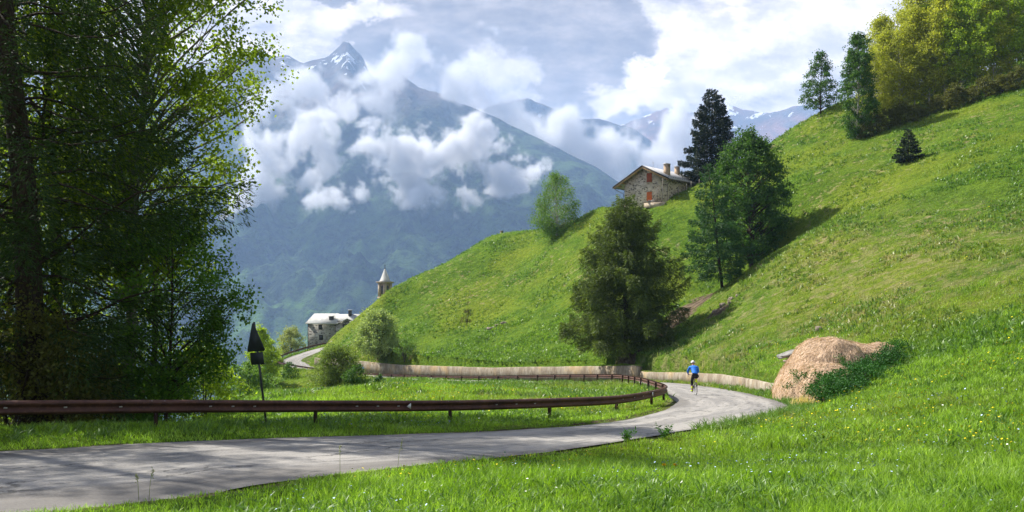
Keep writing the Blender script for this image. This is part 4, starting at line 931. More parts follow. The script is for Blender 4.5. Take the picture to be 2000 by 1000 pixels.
for zz in (2.52, 2.12, 1.86, 1.68):
    q = MB(); q.box((0, 0, 0), (.36, .02, .022)); q.box((0, 0, 0), (.085, .085, .03)); o = q.build('clamp', M_clamp, sgn); o.location = (0, 0, zz); o.rotation_euler = (0, 0, ax)

# ------------------------------------------------------------------ masonry materials
def stone_wall(name, light, dark, hole=.0, sc=3.2, mort=(.42, .38, .31)):
    m, b, p = matnew(name, .95, .05); co = b.coord('Object')
    vec = b.map(co, (1, 1, 1.7)); vo = b.n('ShaderNodeTexVoronoi', feature='F1'); vo.inputs['Scale'].default_value = sc; b.L.new(vec, vo.inputs['Vector'])
    ve = b.n('ShaderNodeTexVoronoi', feature='DISTANCE_TO_EDGE'); ve.inputs['Scale'].default_value = sc; b.L.new(vec, ve.inputs['Vector'])
    hs = b.n('ShaderNodeSeparateColor'); b.L.new(vo.outputs['Color'], hs.inputs[0])
    c = b.ramp(hs.outputs[0], [(0, dark), (.16, dark), (.22, tuple(.5*(x+y) for x, y in zip(light, dark))), (.6, light), (1, tuple(min(1, x*1.2) for x in light))])
    c = b.mix(b.ss(ve.outputs[0], .03, .09, 1, 0), c, mort)
    c = b.mix(b.m('MULTIPLY', b.ss(b.noise(co, .8, 4), .45, .7), .35), c, dark)
    b.L.new(c, p.inputs['Base Color']); bump(b, p, b.ss(ve.outputs[0], 0, .12), .7, .05); return m
M_stone = stone_wall('rubble_masonry', (.50, .43, .31), (.13, .105, .075), sc=2.6, mort=(.52, .46, .36))
M_stoneg = stone_wall('grey_masonry', (.36, .345, .30), (.12, .11, .10), sc=2.2, mort=(.36, .345, .31))
M_roofs = simple('slate_roof', (.40, .40, .40), (.30, .30, .31), 2.2, .7, .3, bmp=.6, bd=.04)
M_roofl = simple('pale_slate_roof', (.42, .42, .39), (.33, .33, .31), 1.5, .75, .25, bmp=.5, bd=.04)
M_trim = simple('dark_fascia', (.035, .03, .028), None, 4, .6)
M_wood = simple('larch_boards', (.42, .27, .14), (.28, .17, .08), 3, .8)
M_shut = simple('red_brown_shutter', (.34, .085, .030), (.26, .06, .022), 5, .7)
M_shut2 = simple('orange_shutter', (.58, .15, .035), (.46, .11, .03), 5, .7)
M_dark = simple('window_dark', (.016, .016, .018), (.03, .03, .03), 4, .3, .5, bmp=0)
M_metal = simple('gutter', (.13, .10, .085), (.09, .07, .06), 4, .5, .4)
M_brick = stone_wall('chimney_masonry', (.50, .36, .23), (.25, .16, .10), sc=4, mort=(.5, .42, .32))
M_plaster = simple('weathered_plaster', (.42, .35, .26), (.28, .225, .16), 2.5, .9, .1)

# ------------------------------------------------------------------ upper stone house
def upper_house():
    X0, Y0, Z0 = P3(1303, 394, 136)       # the near corner of gable and side wall
    th = R(40)
    h = empty('stone_house', (X0, Y0, Z0)); h.rotation_euler = (0, 0, -th)
    tag(h, 'rubble stone house with slate gable roof and red shutters on the green ridge', 'house')
    # local: gable wall along -x (x from -W to 0) at y=0, house runs to +y, rotated so the side wall looks right
    W_, Ld = 8.8, 13.0; HR = 4.35; HLf = 4.2; AP = 6.6; xa = -4.5
    y1 = Ld
    q = MB(); base = -2.2
    poly = [(-W_, base), (0, base), (0, HR), (xa, AP-.12), (-W_, HLf)]
    q.prism(poly, 0, y1); q.build('wall', M_stone, h)
    oh = .95                                   # roof overhang at the gable
    def roof_plane(name, xr, zr, xe, ze, th_, mat):
        q = MB(); dx, dz = xe-xr, ze-zr; L = math.hypot(dx, dz); nx, nz = -dz/L, dx/L
        if nz < 0: nx, nz = -nx, -nz
        q.prism([(xr, zr), (xe, ze), (xe+nx*th_, ze+nz*th_), (xr+nx*th_, zr+nz*th_)], -oh, y1+.6); return q.build(name, mat, h)
    sl = (AP-HR)/(0-xa)
    rfr = roof_plane('roof', xa, AP, .85, AP-sl*(.85-xa), .16, M_roofs)
    sl2 = (AP-HLf)/(xa+W_)
    roof_plane('roof', xa, AP, -W_-1.9, AP-sl2*(xa+W_+1.9), .16, M_roofs)
    # fascia boards along the verge
    for (xe, s_) in ((.87, sl), (-W_-1.92, sl2)):
        q = MB(); ze = AP-s_*abs(xe-xa); q.prism([(xa, AP+.19), (xa, AP-.06), (xe, ze-.06), (xe, ze+.19)] if xe > 0 else [(xa, AP+.19), (xe, ze+.19), (xe, ze-.06), (xa, AP-.06)], -oh-.05, -oh-.003); q.build('fascia', M_trim, h)
        q = MB(); q.prism([(xa, AP-.07), (xa, AP-.34), (xe*.97+xa*.03, ze-.28), (xe*.97+xa*.03, ze-.05)] if xe > 0 else [(xa, AP-.07), (xe*.97+xa*.03, ze-.05), (xe*.97+xa*.03, ze-.28), (xa, AP-.34)], -oh+.0, -oh+.12); q.build('barge_board', M_wood, h)
    for (px_, zz) in ((-W_-.95, AP-sl2*(xa+W_+.95)-.30), (-W_-.1, AP-sl2*(xa+W_+.1)-.28), (xa, AP-.33), (-6.1, AP-sl2*(xa+6.1)-.28), (-2.0, AP-sl*(-2-xa)-.28)):
        q = MB(); q.box((px_, -oh/2+.25, zz), (.22, oh+.4, .24)); q.build('purlin', M_wood, h)
    # shutters
    for zc, mt, lb in ((4.55, M_shut, 'red brown closed shutter'), (1.15, M_shut2, 'orange closed shutter')):
        for sx_ in (-1, 1):
            q = MB(); cx_ = -3.55+sx_*.27; q.box((cx_, -.05, zc), (.51, .06, 1.62))
            for k_ in range(3): q.box((cx_+(k_-1)*.16, -.09, zc), (.02, .02, 1.56))
            o = q.build('shutter', mt, h); o['label'] = lb
        q = MB(); q.box((-3.55, -.09, zc-.90), (1.25, .20, .12)); q.box((-3.55, -.03, zc+.92), (1.3, .10, .16)); q.build('sill', M_plaster, h)
    # gutters and downpipe
    for xg, s_ in ((.93, sl), (-W_-1.98, sl2)):
        zg_ = AP-s_*abs(xg-xa)-.0; q = MB(); q.tube([(xg, -oh, zg_), (xg, y1+.6, zg_)], .09, 8); q.build('gutter', M_metal, h)
    q = MB(); q.tube([(.93, -.15, HR-.8), (.35, -.12, HR-1.0), (.12, -.10, HR-1.3), (.12, -.10, base)], .055, 8); q.build('downpipe', M_metal, h)
    q = MB(); zl = AP-sl2*(xa+W_+1.9)-.1; q.tube([(-W_-1.9, -.6, zl), (-W_-.9, -.3, zl-.7), (-W_-.1, -.12, zl-1.1), (-W_-.1, -.12, base)], .055, 8); q.build('downpipe', M_metal, h)
    # chimneys on the right-hand slope
    for (cx_, cy_, s_, top) in ((-1.35, 2.4, .95, AP+.40), (-2.9, 9.2, .8, AP+.75)):
        zb = AP-sl*(cx_-xa)-.3
        q = MB(); q.box((cx_, cy_, (zb+top)/2), (s_, s_*.8, top-zb)); ch = q.build('chimney', M_brick, h)
        q = MB(); q.prism([(cx_-s_*.62, top), (cx_+s_*.62, top), (cx_+s_*.62, top+.08), (cx_, top+.22), (cx_-s_*.62, top+.08)], cy_-s_*.55, cy_+s_*.55); q.build('chimney_cap', M_roofs, ch)
        q = MB(); q.box((cx_+s_*.5+.0, cy_, top-.35), (.03, s_*.5, .35)); q.build('flue_opening', M_dark, ch)
    # snow guards
    for k_ in range(14):
        cx_ = .25; q = MB(); q.box((cx_, .1+k_*.85, AP-sl*(cx_-xa)+.22), (.16, .07, .10)); q.build('snow_guard', M_trim, rfr)
    q = MB(); q.tube([(xa+.9, 1.4, AP-.8), (xa+.9, 1.4, AP+.95)], .022, 5); q.box((xa+.9, 1.4, AP+.7), (.5, .02, .02)); q.box((xa+.9, 1.4, AP+.85), (.35, .02, .02)); q.build('antenna', M_metal, h)
    # pale plinth / terrace under the gable
    q = MB(); q.box((-1.9, -.75, -.55), (4.0, 1.2, .9)); q.build('terrace', M_plaster, h)
    return h, X0, Y0, Z0, th
uh, ux, uy, uz, uth = upper_house()
def uh_pt(x, y, z):  # local -> world
    c_, s_ = math.cos(-uth), math.sin(-uth); return (ux+x*c_-y*s_, uy+x*s_+y*c_, uz+z)
M_grey_wood = simple('weathered_wood', (.30, .27, .23), (.18, .16, .14), 4, .9)
for k_, (x_, y_, hh_, tl) in enumerate([(-1.5, -.9, 2.6, .03), (-.9, -1.0, 2.9, -.05), (-.45, -.9, 4.6, .02), (-2.0, -1.0, 2.0, .12)]):
    q = MB(); q.tube([(0, 0, 0), (tl*hh_, 0, hh_)], .055, 6); o = q.build('wooden_stake', M_grey_wood); o.location = uh_pt(x_, y_, -.1)
    tag(o, ['grey stake leaning on the terrace before the gable, second from the left', 'grey stake third from the left before the gable', 'tallest grey stake, at the right corner of the gable', 'short slanting stake leftmost before the gable'][k_], 'stake', 'stakes at the house corner')
rngw = np.random.RandomState(3); q = MB()
wp = empty('wood_pile', uh_pt(-2.6, -.9, -.1)); tag(wp, 'low heap of dark split logs under the lower shutter of the upper house', 'wood pile')
for k_ in range(12):
    q = MB(); a_ = rngw.uniform(-.3, .3); x_ = rngw.uniform(-1.2, 1.3); z_ = .08+.55*(1-abs(x_)/1.4)*rngw.rand()
    q.tube([(x_-.6, rngw.uniform(-.2, .2), z_), (x_+.6, rngw.uniform(-.2, .2), z_+a_*.5)], .08, 6); q.build('log', M_grey_wood, wp)
for k_, (dx, dy) in enumerate([(1.2, 2.0), (1.6, 4.2), (1.5, 6.2), (2.0, 8.4)]):
    x_, y_, _z = uh_pt(dx, dy, 0); g = gz(x_, y_); q = MB(); q.tube([(0, 0, -.1), (.03, 0, 1.25)], .07, 6); o = q.build('fence_post', M_grey_wood); o.location = (x_, y_, g)
    tag(o, f'short grey fence post beside the shaded house wall, {ordn[k_]} from the gable corner', 'fence post', 'fence posts beside the upper house')

# ------------------------------------------------------------------ lower stone house
def lower_house():
    X0, Y0, Z0 = P3(602, 672, 184); s = 184/1500
    h = empty('farmhouse', (X0, Y0, Z0)); h.rotation_euler = (0, 0, R(7)); tag(h, 'grey stone farmhouse with a pale slate roof below the church tower', 'house')
    W1 = 6.6; H = 4.95
    q = MB(); q.prism([(0, -3), (W1, -3), (W1, H), (0, H)], 0, 8); q.build('wall', M_stoneg, h)
    # right-hand wing with its gable turned to the viewer
    q = MB(); q.prism([(W1+.003, -3), (12.2, -3), (12.2, H-.3), (9.3, H+.95), (W1+.003, H-.2)], -.25, 7.5); q.build('wall', M_stoneg, h)
    q = MB(); ov = .55
    q.add([(-.6, -ov, H-.08), (W1+.3, -ov, H-.28), (W1+.3, 4, H+1.95), (.9, 4, H+1.95), (-.6, 8.6, H-.08), (W1+.3, 8.6, H-.08),
           (-.6, -ov, H+.12), (W1+.3, -ov, H-.08), (W1+.3, 4, H+2.15), (.9, 4, H+2.15), (-.6, 8.6, H+.12), (W1+.3, 8.6, H+.12)],
          [(6, 7, 8, 9), (9, 8, 11, 10), (6, 9, 10), (0, 3, 2, 1), (3, 4, 5, 2), (0, 4, 3), (0, 1, 7, 6), (1, 5, 11, 7), (5, 4, 10, 11), (4, 0, 6, 10)]); rf = q.build('roof', M_roofl, h)
    q = MB(); q.prism([(9.3, H+1.0), (12.9, H-.55), (12.9, H-.35), (9.3, H+1.2)], -.9, 8); q.build('roof', M_roofl, h)
    q = MB(); q.prism([(W1+.15, H-.15), (9.3, H+1.0), (9.3, H+1.2), (W1+.15, H+.05)], -.9, 8); q.build('roof', M_roofl, h)
    q = MB(); q.add([(W1-.3, 3.2, H+2.0), (13.5, 3.2, H+2.0), (13.5, 1.0, H+.4), (W1-.3, 1.0, H+.6), (W1-.3, 3.2, H+1.8), (13.5, 3.2, H+1.8), (13.5, 1.0, H+.2), (W1-.3, 1.0, H+.4)],
        [(0, 3, 2, 1), (4, 5, 6, 7), (0, 1, 5, 4), (1, 2, 6, 5), (2, 3, 7, 6), (3, 0, 4, 7)]); q.build('roof', M_roofl, h)
    for (x_, z_, w_) in ((2.85, 4.05, .75), (3.0, 1.55, .8), (8.6, 4.15, .8)):
        yy_ = -.02 if x_ < W1 else -.27
        q = MB(); q.box((x_, yy_-.02, z_), (w_+.14, .08, 1.2)); wd = q.build('window', M_trim, h); q = MB(); q.box((x_, yy_-.065, z_), (w_-.06, .02, 1.0)); q.build('pane', M_dark, wd)
    for (x_, y_, z_, a_, b_) in ((5.3, 1.4, H+1.0, 1.1, 1.15), (9.6, 3.0, H+2.3, .8, 1.3)):
        q = MB(); q.box((x_, y_, z_), (a_, .9, b_)); ch = q.build('chimney', M_dark, rf); q = MB(); q.box((x_, y_, z_+b_/2+.05), (a_+.25, 1.15, .1)); q.build('chimney_cap', M_roofl, ch)
    q = MB(); q.tube([(-.05, -.1, H-.1), (-.05, -.1, -3)], .07, 6); q.build('downpipe', M_trim, h)
lower_house()

# ------------------------------------------------------------------ church tower
def church():
    D_ = 214; s = D_/1500; X0, Y0, ZC = P3(752, 551, D_); zg = min(gz(X0, Y0), ZC-18)
    t = empty('church_tower', (X0, Y0, zg)); t.rotation_euler = (0, 0, R(-38)); tag(t, 'slender stone church tower with a pointed spire and cross behind the meadow ridge', 'church tower')
    H = ZC-zg; w_ = 2.75
    q = MB(); q.box((0, 0, H/2-2.2), (w_-.25, w_-.25, H-4.4)); q.build('shaft', M_plaster, t)
    q = MB(); q.box((0, 0, H-4.3), (w_+.35, w_+.35, .35)); q.build('string_course', M_plaster, t)
    bel = MB()
    hz_ = 3.75; zc = H-.3-hz_/2
    bel.box((0, 0, zc), (w_-.6, w_-.6, hz_))
    for a_ in (-1, 1):
        for b_ in (-1, 1): bel.box((a_*(w_/2-.35), b_*(w_/2-.35), zc), (.7, .7, hz_-.004))
    bf = bel.build('belfry', M_plaster, t)
    for k_ in range(4):
        an = k_*math.pi/2; q = MB(); zz = [(-.36, -1.25), (.36, -1.25), (.36, .9)]+[(.36*math.cos(u), .9+.36*math.sin(u)) for u in np.linspace(.2, math.pi-.2, 7)]+[(-.36, .9)]
        q.prism(zz, -w_/2+.27, -w_/2+.33); o = q.build('bell_opening', M_dark, bf); o.location = (0, 0, zc); o.rotation_euler = (0, 0, an)
    q = MB(); q.box((0, 0, H-.17), (w_+.55, w_+.55, .28)); q.box((0, 0, H+.06), (w_+.85, w_+.85, .16)); q.build('cornice', M_plaster, t)
    q = MB(); a = 1.25; b_ = .95; c_ = .12
    V = [(-a, -a, H+.14), (a, -a, H+.14), (a, a, H+.14), (-a, a, H+.14), (-b_, -b_, H+.55), (b_, -b_, H+.55), (b_, b_, H+.55), (-b_, b_, H+.55), (-c_, -c_, H+3.7), (c_, -c_, H+3.7), (c_, c_, H+3.7), (-c_, c_, H+3.7)]
    q.add(V, [(0, 1, 5, 4), (1, 2, 6, 5), (2, 3, 7, 6), (3, 0, 4, 7), (4, 5, 9, 8), (5, 6, 10, 9), (6, 7, 11, 10), (7, 4, 8, 11), (8, 9, 10, 11), (3, 2, 1, 0)]); q.build('spire', M_roofl, t)
    q = MB(); q.tube([(0, 0, H+3.6), (0, 0, H+5.0)], .06, 6); q.box((0, 0, H+4.55), (.62, .07, .09)); q.box((0, 0, H+3.85), (.3, .3, .3)); o = q.build('cross', M_trim, t); o.rotation_euler = (0, 0, R(38))
church()
# chimney and roof edge of a hut just over the ridge
X0, Y0, Z0 = P3(979, 470, 181); hut = empty('mountain_hut', (X0, Y0, Z0-3.1)); tag(hut, 'hut behind the ridge of which only chimneys and a dark roof edge show', 'hut')
q = MB(); q.box((0, 2, -.4), (6.0, 6.0, 6.4)); q.build('wall', M_stoneg, hut)
q = MB(); q.prism([(-3.4, 2.7), (.3, 4.55), (.3, 4.75), (-3.5, 2.85)], -.8, 5.6); q.build('roof', M_trim, hut)
q = MB(); q.prism([(.3, 4.55), (3.6, 2.7), (3.7, 2.85), (.3, 4.75)], -.8, 5.6); q.build('roof', M_trim, hut)
q = MB(); q.box((.1, .3, 4.6), (.75, .8, 1.5)); ch = q.build('chimney', M_plaster, hut); q = MB(); q.box((.1, .3, 5.42), (.95, 1.0, .1)); q.build('chimney_cap', M_roofl, ch)
q = MB(); q.box((.25, -.11, 4.8), (.45, .02, .9)); q.build('flue_opening', M_dark, ch)
X1 = (1004-1000)/1500*181; q = MB(); q.box((X1-X0, .6, 4.8), (.6, .6, .7)); ch = q.build('chimney', M_plaster, hut)
# ------------------------------------------------------------------ cyclists
def skin(name, pts, edges, mat, parent, sub=2, root=0):
    me = bpy.data.meshes.new(name); me.from_pydata([p[:3] for p in pts], edges, []); me.materials.append(mat)
    o = bpy.data.objects.new(name, me); COL.objects.link(o); o.parent = parent
    md = o.modifiers.new('skin', 'SKIN'); md.use_smooth_shade = True
    for i, p in enumerate(pts):
        r = p[3] if isinstance(p[3], tuple) else (p[3], p[3]); me.skin_vertices[0].data[i].radius = r
        me.skin_vertices[0].data[i].use_root = (i == root)
    s = o.modifiers.new('sub', 'SUBSURF'); s.levels = sub; s.render_levels = sub
    return o
def flat(name, c, rough=.7, spec=.3): return simple(name, c, tuple(x*.85 for x in c), 20, rough, spec, bmp=0)
M_skinc = flat('skin', (.45, .25, .17)); M_tyre = flat('tyre_rubber', (.02, .02, .02)); M_frame = flat('bike_frame', (.03, .03, .035), .3, .5)
M_rim = flat('rim_metal', (.45, .46, .48), .35, .5); M_black = flat('black_cloth', (.012, .012, .016))
def cyclist(loc, rz, jacket, shorts, sock, helmet, glove, labels, sc=1.0):
    x, y, z = loc
    bk = empty('bicycle', loc, rz); tag(bk, labels[0], 'bicycle'); bk.scale = (sc,)*3
    RW = .34
    def wheel(yc):
        w_ = MB(); th = np.linspace(0, 2*math.pi, 33); w_.tube([(0, yc+RW*.965*math.cos(a), RW+RW*.965*math.sin(a)) for a in th], .016, 8, False)
        hub = MB(); hub.tube([(-.05, yc, RW), (.05, yc, RW)], .02, 8)
        for k_ in range(16):
            a = k_/16*2*math.pi; hub.tube([((-1)**k_*.03, yc, RW), (0, yc+RW*.9*math.cos(a), RW+RW*.9*math.sin(a))], .0016, 3, False)
        wo = hub.build('wheel', M_rim, bk); w_.build('tyre', M_tyre, wo, smooth=True)
        rm_ = MB(); rm_.tube([(0, yc+RW*.91*math.cos(a), RW+RW*.91*math.sin(a)) for a in th], .010, 6, False); rm_.build('rim', M_rim, wo, smooth=True)
    wheel(0); wheel(1.0)
    q = MB()
    BBk = (0, .42, .28); ST = (0, .24, .80); HT = (0, .82, .84); HB = (0, .87, .62)
    for a, c_, r in ((BBk, ST, .016), (ST, HT, .015), (BBk, HB, .018), (HT, HB, .018), ((0, .22, .86), (0, .19, .96), .013)): q.tube([a, c_], r, 8)
    for s_ in (-1, 1):
        q.tube([(s_*.02, .42, .28), (s_*.06, .0, RW)], .009, 6); q.tube([(s_*.012, .25, .76), (s_*.06, .0, RW)], .008, 6); q.tube([(s_*.05, .88, .60), (s_*.055, 1.0, RW)], .011, 6)
    q.build('frame', M_frame, bk)
    q = MB(); q.tube([(0, .80, .90), (0, .90, .95)], .016, 6)
    q.tube([(-.20, .98, .84), (-.21, 1.02, .90), (-.20, .99, .95), (-.18, .92, .955), (0, .90, .955), (.18, .92, .955), (.20, .99, .95), (.21, 1.02, .90), (.20, .98, .84)], .014, 8); q.build('handlebar', M_black, bk)
    q = MB(); V = []
    for yy_, w_ in ((.05, .075), (.12, .072), (.2, .03), (.31, .02)):
        V += [(-w_, yy_, .955), (-w_*.8, yy_, .985), (w_*.8, yy_, .985), (w_, yy_, .955)]
    q.add(V, [(0, 1, 2, 3), (15, 14, 13, 12)]+[(a+i, a+4+i, a+4+(i+1) % 4, a+(i+1) % 4) for a in (0, 4, 8) for i in range(4)]); q.build('saddle', M_black, bk)
    q = MB(); q.tube([(.05, .42, .28), (.075, .36, .425)], .010, 5); q.tube([(-.05, .42, .28), (-.075, .48, .135)], .010, 5); q.tube([(.06, .36, .425), (.17, .36, .425)], .012, 5); q.tube([(-.06, .48, .135), (-.17, .48, .135)], .012, 5)
    q.tube([(.045, .42+.09*math.cos(a), .28+.09*math.sin(a)) for a in np.linspace(0, 6.283, 17)], .006, 4, False); q.build('crank', M_frame, bk)
    # the rider: one skinned body, clothes as children
    pe = empty('person', loc, rz); tag(pe, labels[1], 'person'); pe.scale = (sc,)*3
    hipc = (0, .16, 1.02)
    kR, aR, tR = (.115, .56, .90), (.12, .33, .535), (.13, .46, .44)
    kL, aL, tL = (-.11, .52, .66), (-.115, .40, .235), (-.13, .54, .155)
    body = [(0, .16, 1.02, (.15, .13)), (0, .32, 1.18, (.135, .11)), (0, .50, 1.34, (.16, .12)), (0, .60, 1.41, (.13, .10)), (0, .67, 1.46, .055), (0, .72, 1.52, (.07, .08)), (0, .76, 1.60, (.075, .085)), (0, .79, 1.66, .055),
            (-.19, .60, 1.38, .065), (-.27, .72, 1.17, .048), (-.225, .90, 1.0, .034), (-.205, .96, .98, .034), (.19, .60, 1.38, .065), (.27, .72, 1.17, .048), (.225, .90, 1.0, .034), (.205, .96, .98, .034),
            (-.10, .18, .98, .10), (*kL, .062), (*aL, .042), (*tL, .038), (.10, .18, .98, .10), (*kR, .062), (*aR, .042), (*tR, .038)]
    E = [(0, 1), (1, 2), (2, 3), (3, 4), (4, 5), (5, 6), (6, 7), (3, 8), (8, 9), (9, 10), (10, 11), (3, 12), (12, 13), (13, 14), (14, 15), (0, 16), (16, 17), (17, 18), (18, 19), (0, 20), (20, 21), (21, 22), (22, 23)]
    skin('body', body, E, M_skinc, pe)
    jk = [(0, .19, 1.06, (.165, .135)), (0, .33, 1.20, (.16, .135)), (0, .50, 1.35, (.19, .145)), (0, .59, 1.42, (.16, .12)), (0, .65, 1.45, .075), (-.20, .60, 1.385, .085), (-.28, .72, 1.17, .064), (-.235, .88, 1.015, .045), (.20, .60, 1.385, .085), (.28, .72, 1.17, .064), (.235, .88, 1.015, .045)]
    skin('jacket', jk, [(0, 1), (1, 2), (2, 3), (3, 4), (3, 5), (5, 6), (6, 7), (3, 8), (8, 9), (9, 10)], jacket, pe, root=1)
    def lerp(a, c_, t): return tuple(a[i]+(c_[i]-a[i])*t for i in range(3))
    sh = [(0, .15, 1.02, (.165, .145)), (0, .21, 1.08, (.155, .13)), (-.10, .18, .97, .115), (*lerp((-.10, .18, .97), kL, .75), .083), (*lerp(kL, aL, .04), .074), (*lerp(kL, aL, .60), .060), (.10, .18, .97, .115), (*lerp((.10, .18, .97), kR, .75), .083), (*lerp(kR, aR, .04), .074), (*lerp(kR, aR, .25), .066)]
    skin('tights', sh, [(0, 1), (0, 2), (2, 3), (3, 4), (4, 5), (0, 6), (6, 7), (7, 8), (8, 9)], shorts, pe)
    for kn, an, to, t0 in ((kL, aL, tL, .58), (kR, aR, tR, .25)):
        skin('sock', [(*lerp(kn, an, t0), .064), (*lerp(kn, an, .9), .054)], [(0, 1)], sock, pe, 1)
        sx_ = to[0]; hl = (an[0], an[1]-.03, an[2]-.05)
        skin('shoe', [(*hl, .050), (*lerp(hl, to, .5), .048), (*to, .042), (to[0], to[1]+.08, to[2]-.005, .030)], [(0, 1), (1, 2), (2, 3)], sock if t0 > .5 else M_black, pe, 1)
    for s_ in (-1, 1):      # gloves: palm, four curled fingers and a thumb closed over the bar
        cx_, cy_, cz_ = s_*.20, .955, .985; pts = [(s_*.222, .90, 1.005, .026), (cx_, cy_-.01, cz_+.008, .034)]; ed = [(0, 1)]
        skin('glove', pts, ed, glove, pe, 1)
        g_ = MB()
        for k_ in range(4):
            fx = cx_+(k_-1.5)*.018; L_ = (.9, 1.0, .95, .8)[k_]
            g_.tube([(fx, cy_+.015, cz_+.012), (fx, cy_+.05*L_, cz_+.002), (fx, cy_+.062*L_, cz_-.03*L_), (fx, cy_+.04*L_, cz_-.052*L_)], [.010, .009, .008, .006], 6)
        g_.tube([(cx_-s_*.03, cy_-.01, cz_), (cx_-s_*.045, cy_+.012, cz_-.015), (cx_-s_*.04, cy_+.03, cz_-.035)], [.011, .009, .007], 6)
        g_.build('fingers', glove, pe, smooth=True)
    hm_ = MB(); n_ = 20; u = np.linspace(0, math.pi*.56, 9); vv = np.linspace(0, 2*math.pi, n_, endpoint=False)
    V = []
    for a in u:
        for c_ in vv:
            rx_, ry_, rz_ = .105, .145, .115; k2 = 1+.06*(math.cos(c_*6) > .2)
            V.append((rx_*k2*math.sin(a)*math.cos(c_), ry_*k2*math.sin(a)*math.sin(c_), rz_*math.cos(a)))
    i0 = (np.arange(len(u)-1)[:, None]*n_); j = np.arange(n_)[None]; jn = (j+1) % n_
    hm_.add(V, np.stack([i0+j, i0+n_+j, i0+n_+jn, i0+jn], -1).reshape(-1, 4)); ho_ = hm_.build('helmet', helmet, pe, smooth=True); ho_.location = (0, .775, 1.635); ho_.rotation_euler = (R(-18), 0, 0)
    fc = MB()      # face features: nose, eyes, ears
    fc.tube([(0, .845, 1.615), (0, .872, 1.585), (0, .85, 1.575)], [.010, .014, .010], 6); 
    for s_ in (-1, 1): fc.tube([(s_*.078, .755, 1.60), (s_*.088, .75, 1.585), (s_*.08, .752, 1.565)], [.010, .012, .008], 6)
    fc.build('nose_and_ears', M_skinc, pe, smooth=True)
    g2 = MB(); g2.tube([(-.065, .825, 1.605), (0, .853, 1.61), (.065, .825, 1.605)], .016, 8); g2.build('glasses', M_black, pe)
    return bk, pe
c1 = P3(1359, 771, 40.6); x1, y1 = c1[0], c1[1]
l_, h_, rz_, p_ = road_query([x1], [y1])
cyclist((x1, y1, float(rz_[0])-KS*y1+.005), R(-2), flat('blue_jacket', (.015, .16, .62)), M_black, flat('neon_yellow', (.62, .80, .02)), flat('white_helmet', (.70, .70, .72)), flat('blue_glove', (.02, .12, .45)),
        ('black road bicycle ridden away from the viewer round the bend', 'cyclist in blue jacket, white helmet and neon yellow socks riding away'))
x2, y2 = -24.6, 127.6; l_, h_, rz2, p_ = road_query([x2], [y2])
cyclist((x2, y2, float(rz2[0])-KS*y2+.005), R(38), flat('light_blue_jersey', (.30, .52, .78)), M_black, flat('dark_sock', (.03, .03, .05)), flat('grey_blue_helmet', (.55, .65, .75)), M_black,
        ('dark bicycle of the far rider beside the concrete wall', 'distant cyclist in a light blue top on the far stretch of road'))
# ------------------------------------------------------------------ grass, weeds and flowers
def blades(x, y, z, h, w, rng, mb, lean=.5, seg=3, az=None):
    n = len(x); az = rng.rand(n)*6.283 if az is None else az; la = rng.rand(n)*6.283; ln = lean*h*rng.rand(n)**.8*1.3
    dx, dy = np.cos(az)*.5, np.sin(az)*.5; lx, ly = np.cos(la)*ln, np.sin(la)*ln
    prof = {3: [(0, 1.), (.35, .95), (.72, .65), (1., .08)], 2: [(0, 1.), (.55, .8), (1., .1)], 1: [(0, 1.), (1., .3)]}[seg]
    V = []
    for t, ww in prof:
        cx = x+lx*t*t; cy = y+ly*t*t; cz = z-.015*h/.2+h*(t-.28*(ln/h)*t*t)
        V += [np.stack([cx-dx*w*ww, cy-dy*w*ww, cz], -1), np.stack([cx+dx*w*ww, cy+dy*w*ww, cz], -1)]
    V = np.stack(V, 1); k = V.shape[1]; i = np.arange(n)[:, None]*k
    F = np.concatenate([i+np.array([[2*j, 2*j+1, 2*j+3, 2*j+2]]) for j in range(seg)]); mb.add(V.reshape(-1, 3), F)
def grass_mat(name, cols, transl=.45):
    m = bpy.data.materials.new(name); m.use_nodes = True; nt = m.node_tree; nt.nodes.clear(); b = NB(nt)
    geo = b.n('ShaderNodeNewGeometry'); pos = geo.outputs['Position']
    f = b.m('ADD', b.m('MULTIPLY', geo.outputs['Random Per Island'], .62), b.m('MULTIPLY', b.ss(b.noise(pos, .5, 4, .65), .3, .7), .38))
    c = b.ramp(f, [(i/(len(cols)-1), c_) for i, c_ in enumerate(cols)])
    n1 = b.noise(pos, .05, 5, .6); c = b.mix(b.m('MULTIPLY', b.ss(n1, .45, .62), .40), c, (.20, .25, .03))
    n4 = b.noise(pos, .9, 5, .7); dry = b.m('MULTIPLY', b.ss(n4, .54, .66), b.ss(b.noise(pos, .045, 3, .5), .46, .58)); c = b.mix(b.m('MULTIPLY', dry, .7), c, (.34, .27, .14))
    dsv = b.n('ShaderNodeVectorMath', operation='DISTANCE'); b.L.new(b.map(pos, (1, 1, 0)), dsv.inputs[0]); dsv.inputs[1].default_value = (25, 66, 0)
    dmask = b.m('MULTIPLY', b.ss(dsv.outputs['Value'], 8, 30, 1, 0), b.ss(b.noise(b.map(pos, (1, 1, 1), rot=(0, 0, .5)), .75, 6, .72), .46, .60))
    c = b.mix(b.m('MULTIPLY', dmask, .6), c, (.40, .33, .17))
    p = b.n('ShaderNodeBsdfPrincipled'); b.L.new(c, p.inputs['Base Color']); p.inputs['Roughness'].default_value = .42; p.inputs['Specular IOR Level'].default_value = .32
    t = b.n('ShaderNodeBsdfTranslucent'); b.L.new(b.mix(1.0, c, (1.35, 1.45, .6), 'MULTIPLY'), t.inputs[0])
    mx = b.n('ShaderNodeMixShader'); mx.inputs[0].default_value = transl; b.L.new(p.outputs[0], mx.inputs[1]); b.L.new(t.outputs[0], mx.inputs[2])
    o = b.n('ShaderNodeOutputMaterial'); b.L.new(mx.outputs[0], o.inputs[0]); return m
